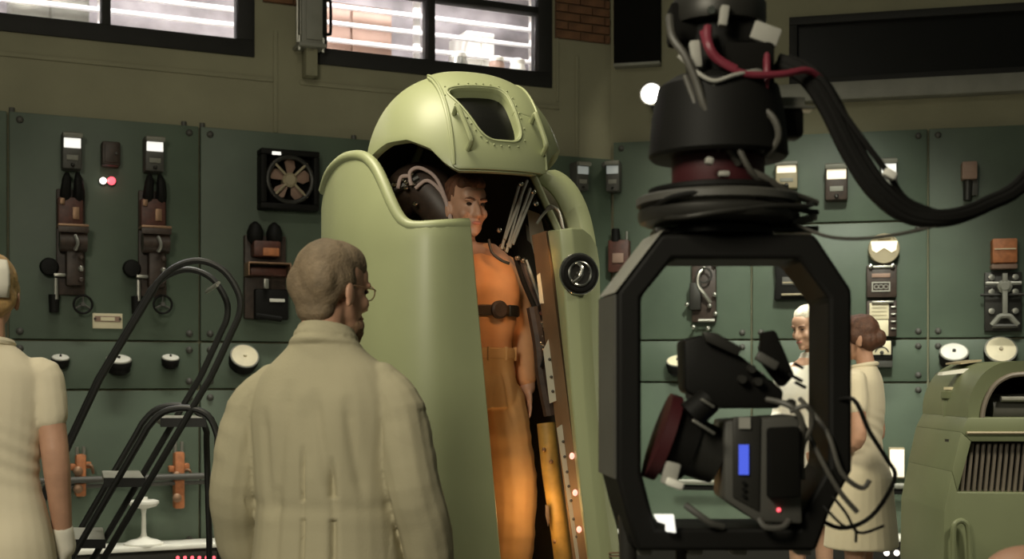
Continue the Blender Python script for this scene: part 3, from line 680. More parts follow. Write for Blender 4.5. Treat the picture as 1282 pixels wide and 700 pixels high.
MB().cyl((-4 * k, -0.09, 18 * k), (-4 * k, -0.09, 34 * k), 0.04, 0.03, 12).build('handle', 'rubber', r)
# lit cream cabinet window by the rail, and hose loops by the machine
r, k = inst(WR, 1122, 579, 'lit_box', 'glowing cream box on the wall behind the nurse elbow', 'box')
MB().box((0, -0.05, 0), (19 * k, 0.1, 38 * k), 0.006).build('case', 'tan', r)
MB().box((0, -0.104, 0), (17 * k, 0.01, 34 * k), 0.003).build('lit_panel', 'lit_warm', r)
r, k = inst(WR, 1177, 560, 'wall_bracket', 'chrome bent tube bracket on the wall left of the machine', 'bracket')
MB().tube([(12 * k, -0.02, 14 * k), (-8 * k, -0.1, 13 * k), (-15 * k, -0.14, 9 * k), (-10 * k, -0.16, 0), (14 * k, -0.16, -16 * k)], 0.012, 8).build('upper_tube', 'chrome', r)
MB().tube([(12 * k, -0.02, -6 * k), (0, -0.12, -8 * k), (14 * k, -0.14, -12 * k)], 0.010, 8).build('lower_tube', 'chrome', r)
MB().box((8 * k, -0.01, 0), (22 * k, 0.02, 30 * k), 0.005).build('base', 'panel', r)
r, k = inst(WR, 1162, 628, 'grab_rail', 'long bent chrome handle below the pale rail', 'rail')
MB().tube([(-18 * k, -0.0, 4 * k), (-14 * k, -0.1, 3 * k), (0, -0.12, 2 * k), (20 * k, -0.12, 6 * k), (24 * k, 0, 6 * k)], 0.012, 8).build('upper_bar', 'chrome', r)
MB().tube([(-18 * k, -0.0, -4 * k), (-14 * k, -0.1, -5 * k), (4 * k, -0.12, -9 * k), (24 * k, -0.12, -12 * k), (26 * k, 0, -12 * k)], 0.014, 8).build('lower_bar', 'greyd', r)
# spotlight and blackout board in the corner
r = empty('spot_lamp', WR.pt(823, 142, 0.0), WR.a); tag(r, 'small bright spot lamp shining beside the camera head', 'spotlight')
k = r.location.y / F
MB().cyl((0, 0, 0), (0, -0.25, 0), 0.02, 0.02, 10).build('arm', 'greyd', r)
MB().lathe([(0.04, -0.12), (0.075, -0.08), (0.085, 0.04), (0.09, 0.06), (0.08, 0.06), (0.07, 0.045), (0, 0.045)], 24, Matrix.Translation((0, -0.32, 12 * k)) @ RX90).build('housing', 'dark', r)
MB().lathe([(0.075, 0.045), (0.06, 0.058), (0, 0.066)], 24, Matrix.Translation((0, -0.32, 12 * k)) @ RX90).build('lens', 'glow', r)
ll = lamp('spot_lamp_light', 'SPOT', (0, 0, 0), (0, 0, 0), 14, WARM, 0.05, spot=130, blend=0.8); ll.parent = r; ll.location = (0, -0.42, 12 * k); ll.rotation_euler = (R(70), 0, 0)
u0, _ = WR.uz(768, 40, 0.1); u1, zb = WR.uz(826, 76, 0.1)
r = empty('blackout_board', WR.A + WR.u * (u0 + u1) / 2 + V((0, 0, zb)), WR.a); tag(r, 'black blackout board with pale bottom rail hung high in the corner', 'board')
W = u1 - u0
MB().box((0, -0.05, 0.75), (W, 0.09, 1.5), 0.01).build('board', 'matte', r)
MB().box((0, -0.055, -0.012), (W, 0.1, 0.024), 0.004).build('bottom_rail', 'grey', r)
# ---------------------------------------------------------------- armoured suit standing open
def bw(mb, name, m, root, smooth=True, ang=35, recalc=True):
    """build geometry given in world coordinates as a child of root (root unrotated)"""
    base = root
    off = V((0, 0, 0))
    while base: off += base.location; base = base.parent
    bmesh.ops.translate(mb.bm, vec=-off, verts=mb.bm.verts)
    return mb.build(name, m, root, smooth, ang, recalc)
def shell(rows, name, m, root, thick, center, sub=1, bevel=0.0, crease=None):
    mb = MB(); mb.grid(rows); c = V(center)
    mb.bm.normal_update()
    s = sum((f.calc_center_median() - c).dot(f.normal) for f in mb.bm.faces)
    if s < 0: bmesh.ops.reverse_faces(mb.bm, faces=mb.bm.faces)
    o = bw(mb, name, m, root, recalc=False, ang=60)
    md = o.modifiers.new('solid', 'SOLIDIFY'); md.thickness = thick; md.offset = -1
    if bevel:
        b = o.modifiers.new('bevel', 'BEVEL'); b.width = bevel; b.segments = 3; b.limit_method = 'ANGLE'; b.angle_limit = R(50)
    return o
SB = V(P(585, 470, 5.2)); SB.z = 0
suit = empty('armoured_suit', SB); tag(suit, 'pale green hollow armoured suit standing open with raised hood', 'armoured suit')
SZ = 0.48                                           # stand height
# left shell door
TOP = [(402, 262), (405, 238), (411, 220), (420, 207), (432, 198), (445, 195), (456, 197), (464, 203), (472, 214), (480, 231), (490, 255), (499, 272), (508, 281), (520, 284), (545, 283), (575, 281), (586, 281), (590, 285)]
DY = [(402, 5.50), (405, 5.36), (411, 5.22), (420, 5.08), (445, 4.90), (472, 4.80), (508, 4.73), (545, 4.71), (590, 4.76)]
def dyc(px):
    i = max(j for j in range(len(DY) - 1) if DY[j][0] <= px); p = [DY[max(i - 1, 0)], DY[i], DY[i + 1], DY[min(i + 2, len(DY) - 1)]]
    h_ = p[2][0] - p[1][0]; t = (px - p[1][0]) / h_
    m1 = (p[2][1] - p[0][1]) / (p[2][0] - p[0][0]) * h_; m2 = (p[3][1] - p[1][1]) / (p[3][0] - p[1][0]) * h_
    return (2 * t ** 3 - 3 * t * t + 1) * p[1][1] + (t ** 3 - 2 * t * t + t) * m1 + (-2 * t ** 3 + 3 * t * t) * p[2][1] + (t ** 3 - t * t) * m2
def bot(px): return lin([(402, 400), (420, 421), (472, 480), (545, 572), (590, 636)], px)
rows = []
NV = 26
tops = []
for i in range(len(TOP) - 1):
    for t in (0, 0.5): tops.append((TOP[i][0] + (TOP[i + 1][0] - TOP[i][0]) * t, TOP[i][1] + (TOP[i + 1][1] - TOP[i][1]) * t))
tops.append(TOP[-1])
for v in range(NV + 1):
    row = []; t = (v / NV) ** 1.5
    for (px, py) in tops:
        Y = dyc(px); yb = HY + (H - SZ) * F / Y
        yy = py + (yb - py) * t
        x = px + (bot(px) - px) * max(0, (yy - 283)) / (yb - 283) * (1.0)
        bulge = 0.05 * math.sin(PI * min(1, max(0, (yy - 283) / (yb - 283)))) * math.sin(PI * (px - 402) / 188)
        # shoulder top leans back a little
        lean = 0.10 * max(0, (300 - yy) / 105) ** 1.6
        row.append(P(x, yy, Y - bulge + lean))
    rows.append(row)
ld = shell(rows, 'shell_door', 'suit', suit, 0.045, P(585, 450, 5.4), bevel=0.014)
ld['label'] = 'broad curved front shell door covering half the opening'
# rolled lip along the cut edge
bw(MB().sweep([r + V((0, 0.022, 0.002)) for r in catmull([rows[0][i] for i in range(2, len(tops) - 1, 2)], 4)], 0.024, 12), 'rolled_lip', 'suit', suit)
# right shell door (seen almost edge on)
RT = [(684, 289, 4.86), (700, 287, 4.80), (716, 285, 4.80), (730, 286, 4.86), (740, 294, 4.95), (747, 308, 5.10), (750, 330, 5.25)]
rows = []
for v in range(25):
    row = []; t = v / 24
    for i, (px, py, Y) in enumerate(RT):
        yb = HY + (H - SZ) * F / Y; yy = py + (yb - py) * t
        x = px + (lin([(285, 0), (350, 10), (500, 27), (620, 40), (700, 51), (800, 66)], yy) if i == 0 else lin([(285, 0), (350, 6), (500, 16), (620, 27), (700, 36), (800, 48)], yy) if i < 4 else lin([(285, 0), (400, 2), (500, 4), (600, 14), (700, 28), (800, 44)], yy))
        row.append(P(x, yy, Y))
    rows.append(row)
rd = shell(rows, 'shell_door', 'suit', suit, 0.03, P(640, 480, 5.3), bevel=0.01)
rd['label'] = 'narrow looking open shell door with round porthole'
# inner edge rim of the right door, brown, with notched pale plates and red lamps
edge = [r[0] for r in rows]
bw(MB().prism([edge[0] + V((-0.004, 0.0, 0)), edge[0] + V((-0.055, 0.16, 0.0)), edge[-1] + V((-0.055, 0.16, 0)), edge[-1] + V((-0.004, 0.0, 0))], (0.012, 0.02, 0)), 'door_rim', 'brownrim', suit)
def platepoly(pts, Y, d=0.015): return MB().prism([P(x, y, Y) for x, y in pts], (0.003, d, 0))
pl = bw(platepoly([(672, 345), (686, 333), (694, 336), (694, 348), (688, 352), (690, 372), (684, 380), (676, 380)], 4.98), 'notched_plate', 'plate', suit)
pl = bw(platepoly([(680, 438), (690, 418), (699, 424), (703, 432), (697, 436), (700, 470), (708, 474), (708, 486), (704, 492), (704, 499), (688, 505)], 4.98), 'notched_plate', 'plate', suit)
for x, y in ((688, 450), (690, 472), (692, 490)): bw(MB().ball(P(x, y, 4.975), 0.006, 8), 'rivet', 'greyd', pl)
pl = bw(platepoly([(697, 536), (713, 525), (717, 560), (722, 610), (727, 660), (733, 720), (724, 720)], 4.95), 'notched_plate', 'plate', suit)
for x, y in ((705, 553), (707, 572), (710, 591), (712, 609), (715, 627), (718, 650), (722, 672)): bw(MB().ball(P(x, y, 4.945), 0.006, 8), 'rivet', 'greyd', pl)
for x, y in ((716, 571), (720, 617), (725, 663)):
    bl = bw(MB().ball(P(x, y, 4.86), (0.010, 0.010, 0.013), 12), 'lamp_lens', 'led_p', suit)
bw(MB().prism([P(726, y, 4.74) if False else P(x, y, 4.845) for x, y in ((756, 692), (779, 692), (779, 693.5), (756, 693.5))], (0, 0.02, 0)), 'vent_slot', 'brownrim', suit)
bw(MB().prism([P(x, y, 4.845) for x, y in ((756, 696), (779, 696), (779, 697.5), (756, 697.5))], (0, 0.02, 0)), 'vent_slot', 'brownrim', suit)
# porthole on the right door
pc = P(725, 343, 4.79); ax = Matrix.Translation(pc) @ Matrix.Rotation(R(18), 4, 'Z') @ RX90
T0 = Matrix.Translation(-SB)
ph = MB().torus(0.062, 0.013, 32, 10, T0 @ ax).build('porthole_ring', 'rubber', suit)
MB().lathe([(0.062, -0.03), (0.062, 0.004), (0.0, 0.004)], 28, T0 @ ax).build('porthole_glass', 'dark', ph)
MB().torus(0.044, 0.006, 28, 8, T0 @ ax @ Matrix.Translation((0, 0, 0.008))).build('inner_ring', 'chrome', ph)
MB().torus(0.076, 0.004, 32, 6, T0 @ ax).build('outer_bead', 'chrome', ph)
lev = MB().tube([(T0 @ ax) @ V(q) for q in ((-0.03, -0.034, 0.012), (-0.004, -0.012, 0.02), (0.004, 0.02, 0.02), (-0.012, 0.040, 0.012))], 0.008, 8, 4); lev.build('valve_lever', 'chrome', ph)
MB().lathe([(0.014, 0.004), (0.012, 0.02), (0, 0.022)], 12, T0 @ ax).build('valve_hub', 'chrome', ph)
# rear shell and lining
BC = P(590, 470, 5.32); BC.z = 0
rows = []; rows2 = []
for j in range(21):
    z = SZ + (2.46 - SZ) * j / 20; r1 = []; r2 = []
    for i in range(33):
        a = R(-8 + 196 * i / 32)
        rx = lin([(SZ, 0.40), (1.2, 0.44), (1.9, 0.44), (2.22, 0.30), (2.46, 0.20)], z); ry = lin([(SZ, 0.30), (1.9, 0.34), (2.22, 0.20), (2.46, 0.12)], z)
        cx = BC.x + lin([(SZ, 0.07), (1.5, 0.03), (2.2, 0.0)], z)
        r1.append(V((cx + rx * math.cos(a), BC.y + ry * math.sin(a), z))); r2.append(V((cx + (rx - 0.045) * math.cos(a), BC.y + (ry - 0.045) * math.sin(a), z - 0.004)))
    rows.append(r1); rows2.append(r2)
shell(rows, 'rear_shell', 'suit', suit, 0.03, (BC.x, BC.y, 1.4), bevel=0.008)
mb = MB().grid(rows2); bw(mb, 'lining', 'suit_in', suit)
# right shoulder rim: curved band joining rear shell to the right door
band = catmull([P(694, 212, 5.42), P(708, 219, 5.40), (P(724, 236, 5.37)), P(737, 264, 5.33), P(745, 298, 5.29), P(749, 335, 5.26)], 5)
rows = [[p + V((-0.10, -0.05, -0.05)), p + V((-0.05, -0.05, -0.012)), p, p + V((-0.0, 0.08, -0.005))] for p in band]
shell(rows, 'shoulder_rim', 'suit', suit, 0.018, P(640, 300, 5.4), bevel=0.006)
bw(MB().prism([P(x, y, 5.46) for x, y in ((652, 222), (690, 216), (722, 250), (738, 300), (740, 350), (700, 420), (690, 330), (660, 300))], (0, 0.015, 0)), 'shoulder_panel', 'suit_liner', suit)
bw(MB().prism([P(x, y, 5.36) for x, y in ((660, 262), (676, 268), (684, 300), (690, 420), (682, 420), (672, 330), (664, 300))], (0, 0.015, 0)), 'inner_panel', 'plate', suit)
# hood
ang = R(20); HC = P(578, 470, 5.15); HC.z = 2.19; fwd = V((math.sin(ang), -math.cos(ang), 0)); rgt = V((math.cos(ang), math.sin(ang), 0))
HA, HBk, HS, HH, HP = 0.46, 0.36, 0.385, 0.46, 2.4
def prof(f, u):                                     # gauge of the side profile
    q = 1.9 if f > 0 else 2.2; a = HA if f > 0 else HBk
    return ((abs(f) / a) ** q + (max(0, u) / HH) ** q) ** (1 / q)
def dome(th, ph, s=1.0):
    f, l, u = HA * math.cos(th) * math.cos(ph), HS * math.sin(th) * math.cos(ph), HH * math.sin(ph)
    g = (abs(l / HS) ** HP + prof(f, u) ** HP) ** (1 / HP)
    return HC + (fwd * f + rgt * l + V((0, 0, u))) * (s / g)
def low(th):                                        # lower edge height above HC, arched over the shoulders
    d = abs(math.degrees(th)); d = 360 - d if d > 180 else d
    return lin([(0, 0.010), (23, 0.010), (29, 0.035), (38, 0.10), (52, 0.142), (68, 0.145), (88, 0.115), (115, 0.07), (180, 0.03)], d) if d > 23 else 0.010
def f0_of(th, s=1.0):
    a, b = 0.0, 1.5; z = low(th)
    for _ in range(30):
        m_ = (a + b) / 2
        if dome(th, m_, s).z - HC.z < z: a = m_
        else: b = m_
    return a
rows = []
NT = 96
for j in range(25):
    row = []
    for i in range(NT + 1):
        th = 2 * PI * i / NT; f0 = f0_of(th)
        row.append(dome(th, f0 + (PI / 2 - 0.001 - f0) * j / 24))
    rows.append(row)
mb = MB(); mb.grid(rows); bmesh.ops.remove_doubles(mb.bm, verts=mb.bm.verts, dist=0.0005)
mb.bm.normal_update()
kill = []
for f in mb.bm.faces:
    c = f.calc_center_median() - HC
    if -0.150 < c.dot(rgt) < 0.180 and c.dot(fwd) > 0.14 and c.z > 0.05: kill.append(f)
bmesh.ops.delete(mb.bm, geom=kill, context='FACES')
mb.bm.normal_update()
if sum((f.calc_center_median() - HC).dot(f.normal) for f in mb.bm.faces) < 0: bmesh.ops.reverse_faces(mb.bm, faces=mb.bm.faces)
hood = bw(mb, 'hood', 'suit', suit, recalc=False, ang=60)
md = hood.modifiers.new('solid', 'SOLIDIFY'); md.thickness = 0.03; md.offset = -1
md = hood.modifiers.new('bevel', 'BEVEL'); md.width = 0.010; md.segments = 3; md.limit_method = 'ANGLE'; md.angle_limit = R(50)
# front plate of the hood: a ring between the plate outline and the window outline
def plate_pt(s, psi, off=0.0):
    f, u = HA * math.cos(psi), HH * math.sin(psi)
    k = (1 - min(0.999, abs(s / HS)) ** HP) ** (1 / HP) * (1 + off / 0.42) / prof(f, u)
    return HC + fwd * (f * k) + rgt * (s * (1 + off)) + V((0, 0, u * k))
def rr_poly(corners, rad, n):
    """points on a rounded polygon, n per corner"""
    out = []; N = len(corners)
    for i in range(N):
        p0, p1, p2 = V(corners[i - 1]), V(corners[i]), V(corners[(i + 1) % N])
        a = p1 + (p0 - p1).normalized() * min(rad, (p0 - p1).length / 2); b = p1 + (p2 - p1).normalized() * min(rad, (p2 - p1).length / 2)
        for k in range(n + 1):
            t = k / n; out.append((1 - t) ** 2 * a + 2 * t * (1 - t) * p1 + t * t * b)
    return out
def resample(poly, n):
    d = [0]; m_ = len(poly)
    for i in range(m_): d.append(d[-1] + (poly[(i + 1) % m_] - poly[i]).length)
    out = []
    for k in range(n):
        x = d[-1] * k / n; i = max(j for j in range(m_) if d[j] <= x + 1e-9)
        seg = d[i + 1] - d[i]; t = (x - d[i]) / seg if seg > 1e-9 else 0
        out.append(poly[i].lerp(poly[(i + 1) % m_], t))
    return out
PS = 0.32                                           # parameter scale: angle -> length-like units
NW = 128
outer = rr_poly([(-0.18, R(2.0) * PS), (0.205, R(2.0) * PS), (0.205, R(78) * PS), (-0.18, R(78) * PS)], 0.03, 6)
wind = rr_poly([(-0.052, R(16.5) * PS), (0.095, R(16.5) * PS), (0.072, R(50) * PS), (-0.160, R(50) * PS)], 0.05, 8)
cw = V((-0.015, R(33) * PS))
def by_angle(poly):
    """sample the polygon by ray angle about the window centre"""
    out = []
    for k in range(NW):
        a = 2 * PI * k / NW; d = V((math.cos(a), math.sin(a))); best = None
        for i in range(len(poly)):
            p, q = poly[i].xy - cw, poly[(i + 1) % len(poly)].xy - cw; e_ = q - p
            den = d.x * e_.y - d.y * e_.x
            if abs(den) < 1e-12: continue
            t = (p.x * e_.y - p.y * e_.x) / den; s = (p.x * d.y - p.y * d.x) / den
            if t > 0 and -1e-6 <= s <= 1 + 1e-6 and (best is None or t > best): best = t
        out.append(cw + d * (best or 0.1))
    return out
po, pi_ = by_angle(outer), by_angle(wind)
rows = []
for j in range(13):
    t = j / 12
    row = [plate_pt(*((po[k].lerp(pi_[k], t)).x, (po[k].lerp(pi_[k], t)).y / PS), off=0.012) for k in list(range(NW)) + [0]]
    rows.append(row)
fp = shell(rows, 'hood_front', 'suit', suit, 0.022, HC, bevel=0.006)
fp['label'] = 'flat riveted front plate of the hood around the visor'
# visor glass and gasket
gl = MB(); wr_ = [[plate_pt(cw.x + (p.x - cw.x) * t, (cw.y + (p.y - cw.y) * t) / PS, off=-0.03) for p in pi_ + [pi_[0]]] for t in (1.12, 0.8, 0.5, 0.2, 0.01)]
gl.grid(wr_); bw(gl, 'visor_glass', 'darkglass', suit)
g = [plate_pt(p.x, p.y / PS, off=-0.006) for p in pi_]
wallr = MB(); wallr.grid([[plate_pt(p.x, p.y / PS, off=o_) for p in pi_ + [pi_[0]]] for o_ in (0.008, -0.034)]); bw(wallr, 'visor_reveal', 'suit', suit)
gsk = MB(); gsk.sweep([plate_pt(cw.x + (p.x - cw.x) * 1.06, (cw.y + (p.y - cw.y) * 1.06) / PS, off=0.013) for p in pi_ + [pi_[0]]], 0.0045, 8, caps=False); bw(gsk, 'visor_bead', 'suit', suit)
for k in range(0, NW, 5):
    p = pi_[k]; q = plate_pt(cw.x + (p.x - cw.x) * 1.2, (cw.y + (p.y - cw.y) * 1.2) / PS, off=0.013)
    bw(MB().ball(q, 0.004, 6), 'rivet', 'suit', suit)
# bead along the two plate edges
for s in (-0.168, 0.194):
    bw(MB().sweep([plate_pt(s, R(4 + 73 * i / 30), off=0.014) for i in range(31)], 0.005, 8), 'edge_bead', 'suit', suit)
# grab handles
def grab(s0, a0, s1, a1, out):
    p0, p1 = plate_pt(s0, R(a0), 0.012), plate_pt(s1, R(a1), 0.012); n = (fwd * 0.85 + V((0, 0, 0.5))) * out
    bw(MB().tube([p0, p0 + n * 0.8, p0 + n + (p1 - p0) * 0.12, p1 + n + (p0 - p1) * 0.12, p1 + n * 0.8, p1], 0.010, 8, 4), 'grab_handle', 'suit', suit)
grab(-0.150, 31, -0.118, 11, 0.05); grab(0.150, 29, 0.180, 12, 0.055)
# hood lining
mb = MB(); rows = []
for j in range(13):
    row = []
    for i in range(49):
        th = 2 * PI * i / 48; f0 = f0_of(th, 0.9); row.append(dome(th, f0 + (PI / 2 - 0.001 - f0) * j / 12, 0.9) + V((0, 0, 0.012)))
    rows.append(row)
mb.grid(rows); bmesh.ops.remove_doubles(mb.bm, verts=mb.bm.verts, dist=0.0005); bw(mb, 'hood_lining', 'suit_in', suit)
# shoulder mechanism behind the left door
bw(MB().sweep(catmull([P(488, 285, 5.18), P(505, 245, 5.16), P(530, 235, 5.14), P(560, 270, 5.10), P(570, 300, 5.1)], 5), [0.05 + 0.05 * math.sin(PI * i / 20) for i in range(21)], 16), 'shoulder_actuator', 'brown', suit)
for pts in ([(515, 232), (513, 216), (525, 210), (545, 222), (558, 250), (568, 290)], [(520, 236), (535, 226), (552, 240), (561, 262), (566, 292)], [(498, 236), (502, 222), (512, 220)]):
    bw(MB().tube([P(x, y, 5.02) for x, y in pts], 0.0075, 8, 5), 'hose', 'hose', suit)
for x, y in ((489, 237), (494, 231), (503, 224), (509, 228), (513, 221), (518, 230), (508, 235), (520, 255), (515, 217)):
    bw(MB().ball(P(x, y, 5.03), (0.012, 0.012, 0.010), 8), 'fitting', 'chrome', suit)
bw(MB().cyl(P(490, 240, 5.05), P(524, 222, 5.05), 0.016, 0.016, 10), 'manifold', 'dark', suit)
# rod bundle on the other side
for i, (x0, y0, x1, y1) in enumerate(((650, 232, 628, 312), (657, 230, 634, 316), (664, 236, 638, 310), (668, 240, 642, 306), (660, 226, 632, 300))):
    bw(MB().cyl(P(x0, y0, 5.12), P(x1, y1, 5.02), 0.006, 0.006, 8), 'rod', 'grey', suit)
for x, y in ((628, 308), (634, 312), (637, 305), (625, 288), (668, 240), (671, 255), (652, 230), (648, 323), (655, 326)):
    bw(MB().ball(P(x, y, 5.04), 0.011, 8), 'fitting', 'chrome', suit)
bw(MB().tube([P(612, 300, 5.0), P(616, 316, 4.99), P(628, 326, 4.98), P(638, 330, 4.98)], 0.006, 10, 4), 'shoulder_strap', 'dark', suit)
for i in range(3):
    bw(MB().tube([P(646 + 6 * i, 322 + 2 * i, 5.08), P(655 + 6 * i, 350, 5.08), P(667 + 5 * i, 378, 5.08), P(678 + 3 * i, 402, 5.06)], 0.012 if i < 2 else 0.008, 8, 4), 'hose', ('rubber', 'brown', 'steel')[i], suit)
bw(MB().tube([P(684, 262, 5.2), P(690, 258, 5.2), P(700, 266, 5.2), P(706, 290, 5.2)], 0.006, 8, 4), 'hose', 'steel', suit)
bw(MB().tube([P(672, 280, 5.2), P(684, 264, 5.2), P(698, 262, 5.2), P(704, 284, 5.2)], 0.006, 8, 4), 'hose', 'steel', suit)
bw(MB().tube([P(686, 392, 5.0), P(689, 415, 5.0), P(683, 440, 5.0), P(677, 460, 5.0)], 0.0045, 8, 4), 'hose', 'rubber', suit)
random.seed(3)
for i in range(16):
    y = 392 + i * 4.2; x = 672 + random.uniform(0, 10) + (4 if y < 420 else 0)
    bw(MB().ball(P(x, y, 5.03), random.uniform(0.006, 0.013), 8), 'fitting', random.choice(('chrome', 'copper', 'redbrown', 'chrome')), suit)
bw(MB().sweep(catmull([P(668, 385, 5.06), P(676, 430, 5.05), P(680, 470, 5.05), P(690, 520, 5.05)], 4), 0.03, 10), 'cable_loom', 'brown', suit)
# lower leg housing strip with slot, stand
bw(MB().sweep(catmull([P(684, 530, 5.12), P(690, 590, 5.10), P(699, 650, 5.08), P(708, 720, 5.08)], 4), 0.038, 12), 'leg_housing', 'yellow', suit)
bw(MB().prism([P(x, y, 5.02) for x, y in ((683, 632), (687, 634), (688, 652), (686, 660), (683, 646))], (0, 0.02, 0)), 'slot', 'brown', suit)
for x, y in ((681, 563), (690, 578), (695, 678)): bw(MB().ball(P(x, y, 5.055), 0.009, 8), 'stud', 'copper', suit)
st = MB(); st.lathe([(0.80, 0), (0.80, 0.03), (0.74, 0.05), (0.74, SZ - 0.04), (0.72, SZ)], 8, Matrix.Translation((0, 0.0, 0)) @ Matrix.Rotation(R(22.5), 4, 'Z')); st.build('stand', 'greyd', suit, ang=20)
# warm lamp inside the suit
lq = P(668, 470, 4.93); lq.z = SZ
bw(MB().lathe([(0.05, 0), (0.05, 0.03), (0.04, 0.04), (0, 0.042)], 18, Matrix.Translation(lq)), 'interior_lamp', 'lit_warm', suit)
l = lamp('suit_interior_light', 'POINT', P(672, 640, 4.93), (0, 0, 0), 1.6, (1.0, 0.55, 0.20), 0.04)
l = lamp('suit_chest_light', 'SPOT', P(690, 300, 4.72), P(625, 390, 5.1), 3.2, (1.0, 0.55, 0.22), 0.03, spot=70, blend=0.7)
l = lamp('suit_face_light', 'POINT', P(622, 298, 4.93), (0, 0, 0), 0.2, (1.0, 0.50, 0.24), 0.03)

# ---------------------------------------------------------------- rolling step ladder
LN, DF = 5.4, V((-0.154, 0.45, 0))
lp = P(100, 470, LN); lp.z = 0
lad = empty('step_ladder', lp); tag(lad, 'black tubular rolling step ladder with looped handrails', 'ladder')
loop = [(-75, 900), (85, 560), (125, 475), (198, 353), (220, 334), (250, 326.5), (280, 339), (299, 368), (300, 392), (290, 416), (265, 470), (165, 640), (12, 899)]
arch = [(-31, 900), (95, 690), (186, 534), (205, 516), (234, 511), (260, 520), (272, 545), (276, 690), (277, 900)]
def path(pp, off):
    out = []
    for i, q in enumerate(pp): out.append(P(q[0], q[1], LN) + off)
    return out
def poly_round(pts, nsub=5):
    # straight long runs stay straight: add extra points near the bends
    q = [pts[0]]
    for a, b in zip(pts, pts[1:]):
        L = (b - a).length
        if L > 0.25: q += [a + (b - a) * 0.12, a + (b - a) * 0.88]
        q.append(b)
    return q
for off in (V((0, 0, 0)), DF):
    bw(MB().tube(poly_round(path(loop, off)), 0.0145, 10, 4), 'handrail', 'black', lad)
    bw(MB().tube(poly_round(path(arch, off)), 0.0145, 10, 4), 'leg_frame', 'black', lad)
for x, y in ((278, 354), (276, 357)): bw(MB().cyl(P(x - 4, y, LN), P(x - 4, y, LN) + DF, 0.007, n=8), 'cross_bar', 'steel', lad)
for (x0, x1, y) in ((201, 258, 524), (130, 182, 599), (86, 132, 676), (40, 86, 752), (-6, 40, 828)):
    a, b = P(x0, y, LN), P(x1, y, LN)
    bw(MB().prism([a, b, b + DF, a + DF], (0, 0, -0.03), 0.006), 'tread', 'grey', lad)
    bw(MB().prism([a + V((0, -.004, 0.002)), b + V((0, -.004, 0.002)), b + V((0, .004, .002)), a + V((0, .004, .002))], (0, 0, -0.038)), 'tread_edge', 'black', lad)
for q in ((-75, 900), (12, 899), (-31, 900), (277, 900)):
    for off in (V((0, 0, 0)), DF):
        c = P(q[0], 900, LN) + off; c.z = 0.012
        bw(MB().cyl(c + V((0, 0, -0.012)), c + V((0, 0, 0.03)), 0.022, 0.018, 10), 'rubber_foot', 'rubber', lad)

# ---------------------------------------------------------------- green machine
MY = 5.4; mp = P(1270, 470, MY); mp.z = 0
mc = empty('control_machine', mp); tag(mc, 'olive green machine with barred grille and dark drum on top', 'machine')
X1 = P(1460, 470, MY).x
def pm(px, py, d=0.0): return P(px, py, MY) + V((0, d, 0))
XR = 1470
# body with a recess for the grille: front made of four blocks around it
bw(MB().prism([pm(1182, 640), pm(1192, 590), pm(1199, 616), pm(XR, 620), pm(XR, 900), pm(1178, 900)], (0, 0.6, 0), 0.006), 'lower_body', 'machine', mc)
bw(MB().prism([pm(1192, 590), pm(1203, 541), pm(1216, 553), pm(1199, 616)], (0, 0.6, 0), 0.003), 'side_frame', 'machine', mc)
bw(MB().prism([pm(1203, 541), pm(1212, 523), pm(XR, 523), pm(XR, 553), pm(1216, 553)], (0, 0.6, 0), 0.004), 'upper_beam', 'machine', mc)
bw(MB().cyl(pm(1210, 542, -0.005), pm(XR, 542, -0.005), 0.006, n=8), 'beam_moulding', 'tan', mc)
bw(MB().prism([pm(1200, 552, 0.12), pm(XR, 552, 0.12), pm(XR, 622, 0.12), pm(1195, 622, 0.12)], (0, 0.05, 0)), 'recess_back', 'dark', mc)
for i in range(26):
    x = 1213 + i * 7.4
    bw(MB().cyl(pm(x + 2, 556, 0.05), pm(x - 4, 618, 0.05), 0.0085, n=8), 'grille_bar', 'bar', mc)
bw(MB().tube([pm(1190, 720, -0.03), pm(1190, 665, -0.035), pm(1194, 653, -0.035), pm(1203, 652, -0.035), pm(1209, 665, -0.035), pm(1212, 720, -0.03)], 0.012, 10, 4), 'front_handle', 'machine', mc)
bw(MB().cyl(pm(1190, 720, 0.02), pm(1190, 720, -0.035), 0.012, n=8), 'handle_post', 'machine', mc)
bw(MB().cyl(pm(1212, 720, 0.02), pm(1212, 720, -0.035), 0.012, n=8), 'handle_post', 'machine', mc)
# arched cover with a hollow showing the drum
arc_o = [(1212, 523), (1213, 505), (1219, 486), (1230, 469), (1245, 458), (1262, 453), (1300, 452), (1360, 458), (1400, 480), (1420, 523)]
arc_i = [(1231, 523), (1233, 510), (1238, 496), (1247, 482), (1260, 473), (1275, 469), (1310, 468), (1350, 474), (1385, 492), (1400, 523)]
co = [v for v in catmull([V((a, b, 0)) for a, b in arc_o], 3)]; ci = [v for v in catmull([V((a, b, 0)) for a, b in arc_i], 3)]
mb = MB(); mb.grid([[pm(v.x, v.y, d) for v in c] for c, d in ((ci, 0.35), (ci, 0.02), (co, 0.0), (co, 0.6))]); bw(mb, 'arched_cover', 'machine', mc)
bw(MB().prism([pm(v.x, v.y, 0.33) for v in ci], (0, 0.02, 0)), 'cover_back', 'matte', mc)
bw(MB().tube([pm(v.x, v.y, 0.012) for v in ci[::3]], 0.011, 8, 3), 'cover_lip', 'bar', mc)
bw(MB().cyl(pm(1255, 512, 0.16), pm(1390, 512, 0.16), 0.062, 0.062, 20), 'drum', 'greyd', mc)
bw(MB().cyl(pm(1262, 500, 0.08), pm(1390, 500, 0.08), 0.012, 0.012, 10), 'drum_rod', 'grey', mc)
bw(MB().prism([pm(1234, 455.5, 0.3), pm(1262, 451.5, 0.3), pm(1262, 449, 0.3), pm(1234, 453, 0.3)], (0, 0.2, 0)), 'cover_trim', 'tan', mc)
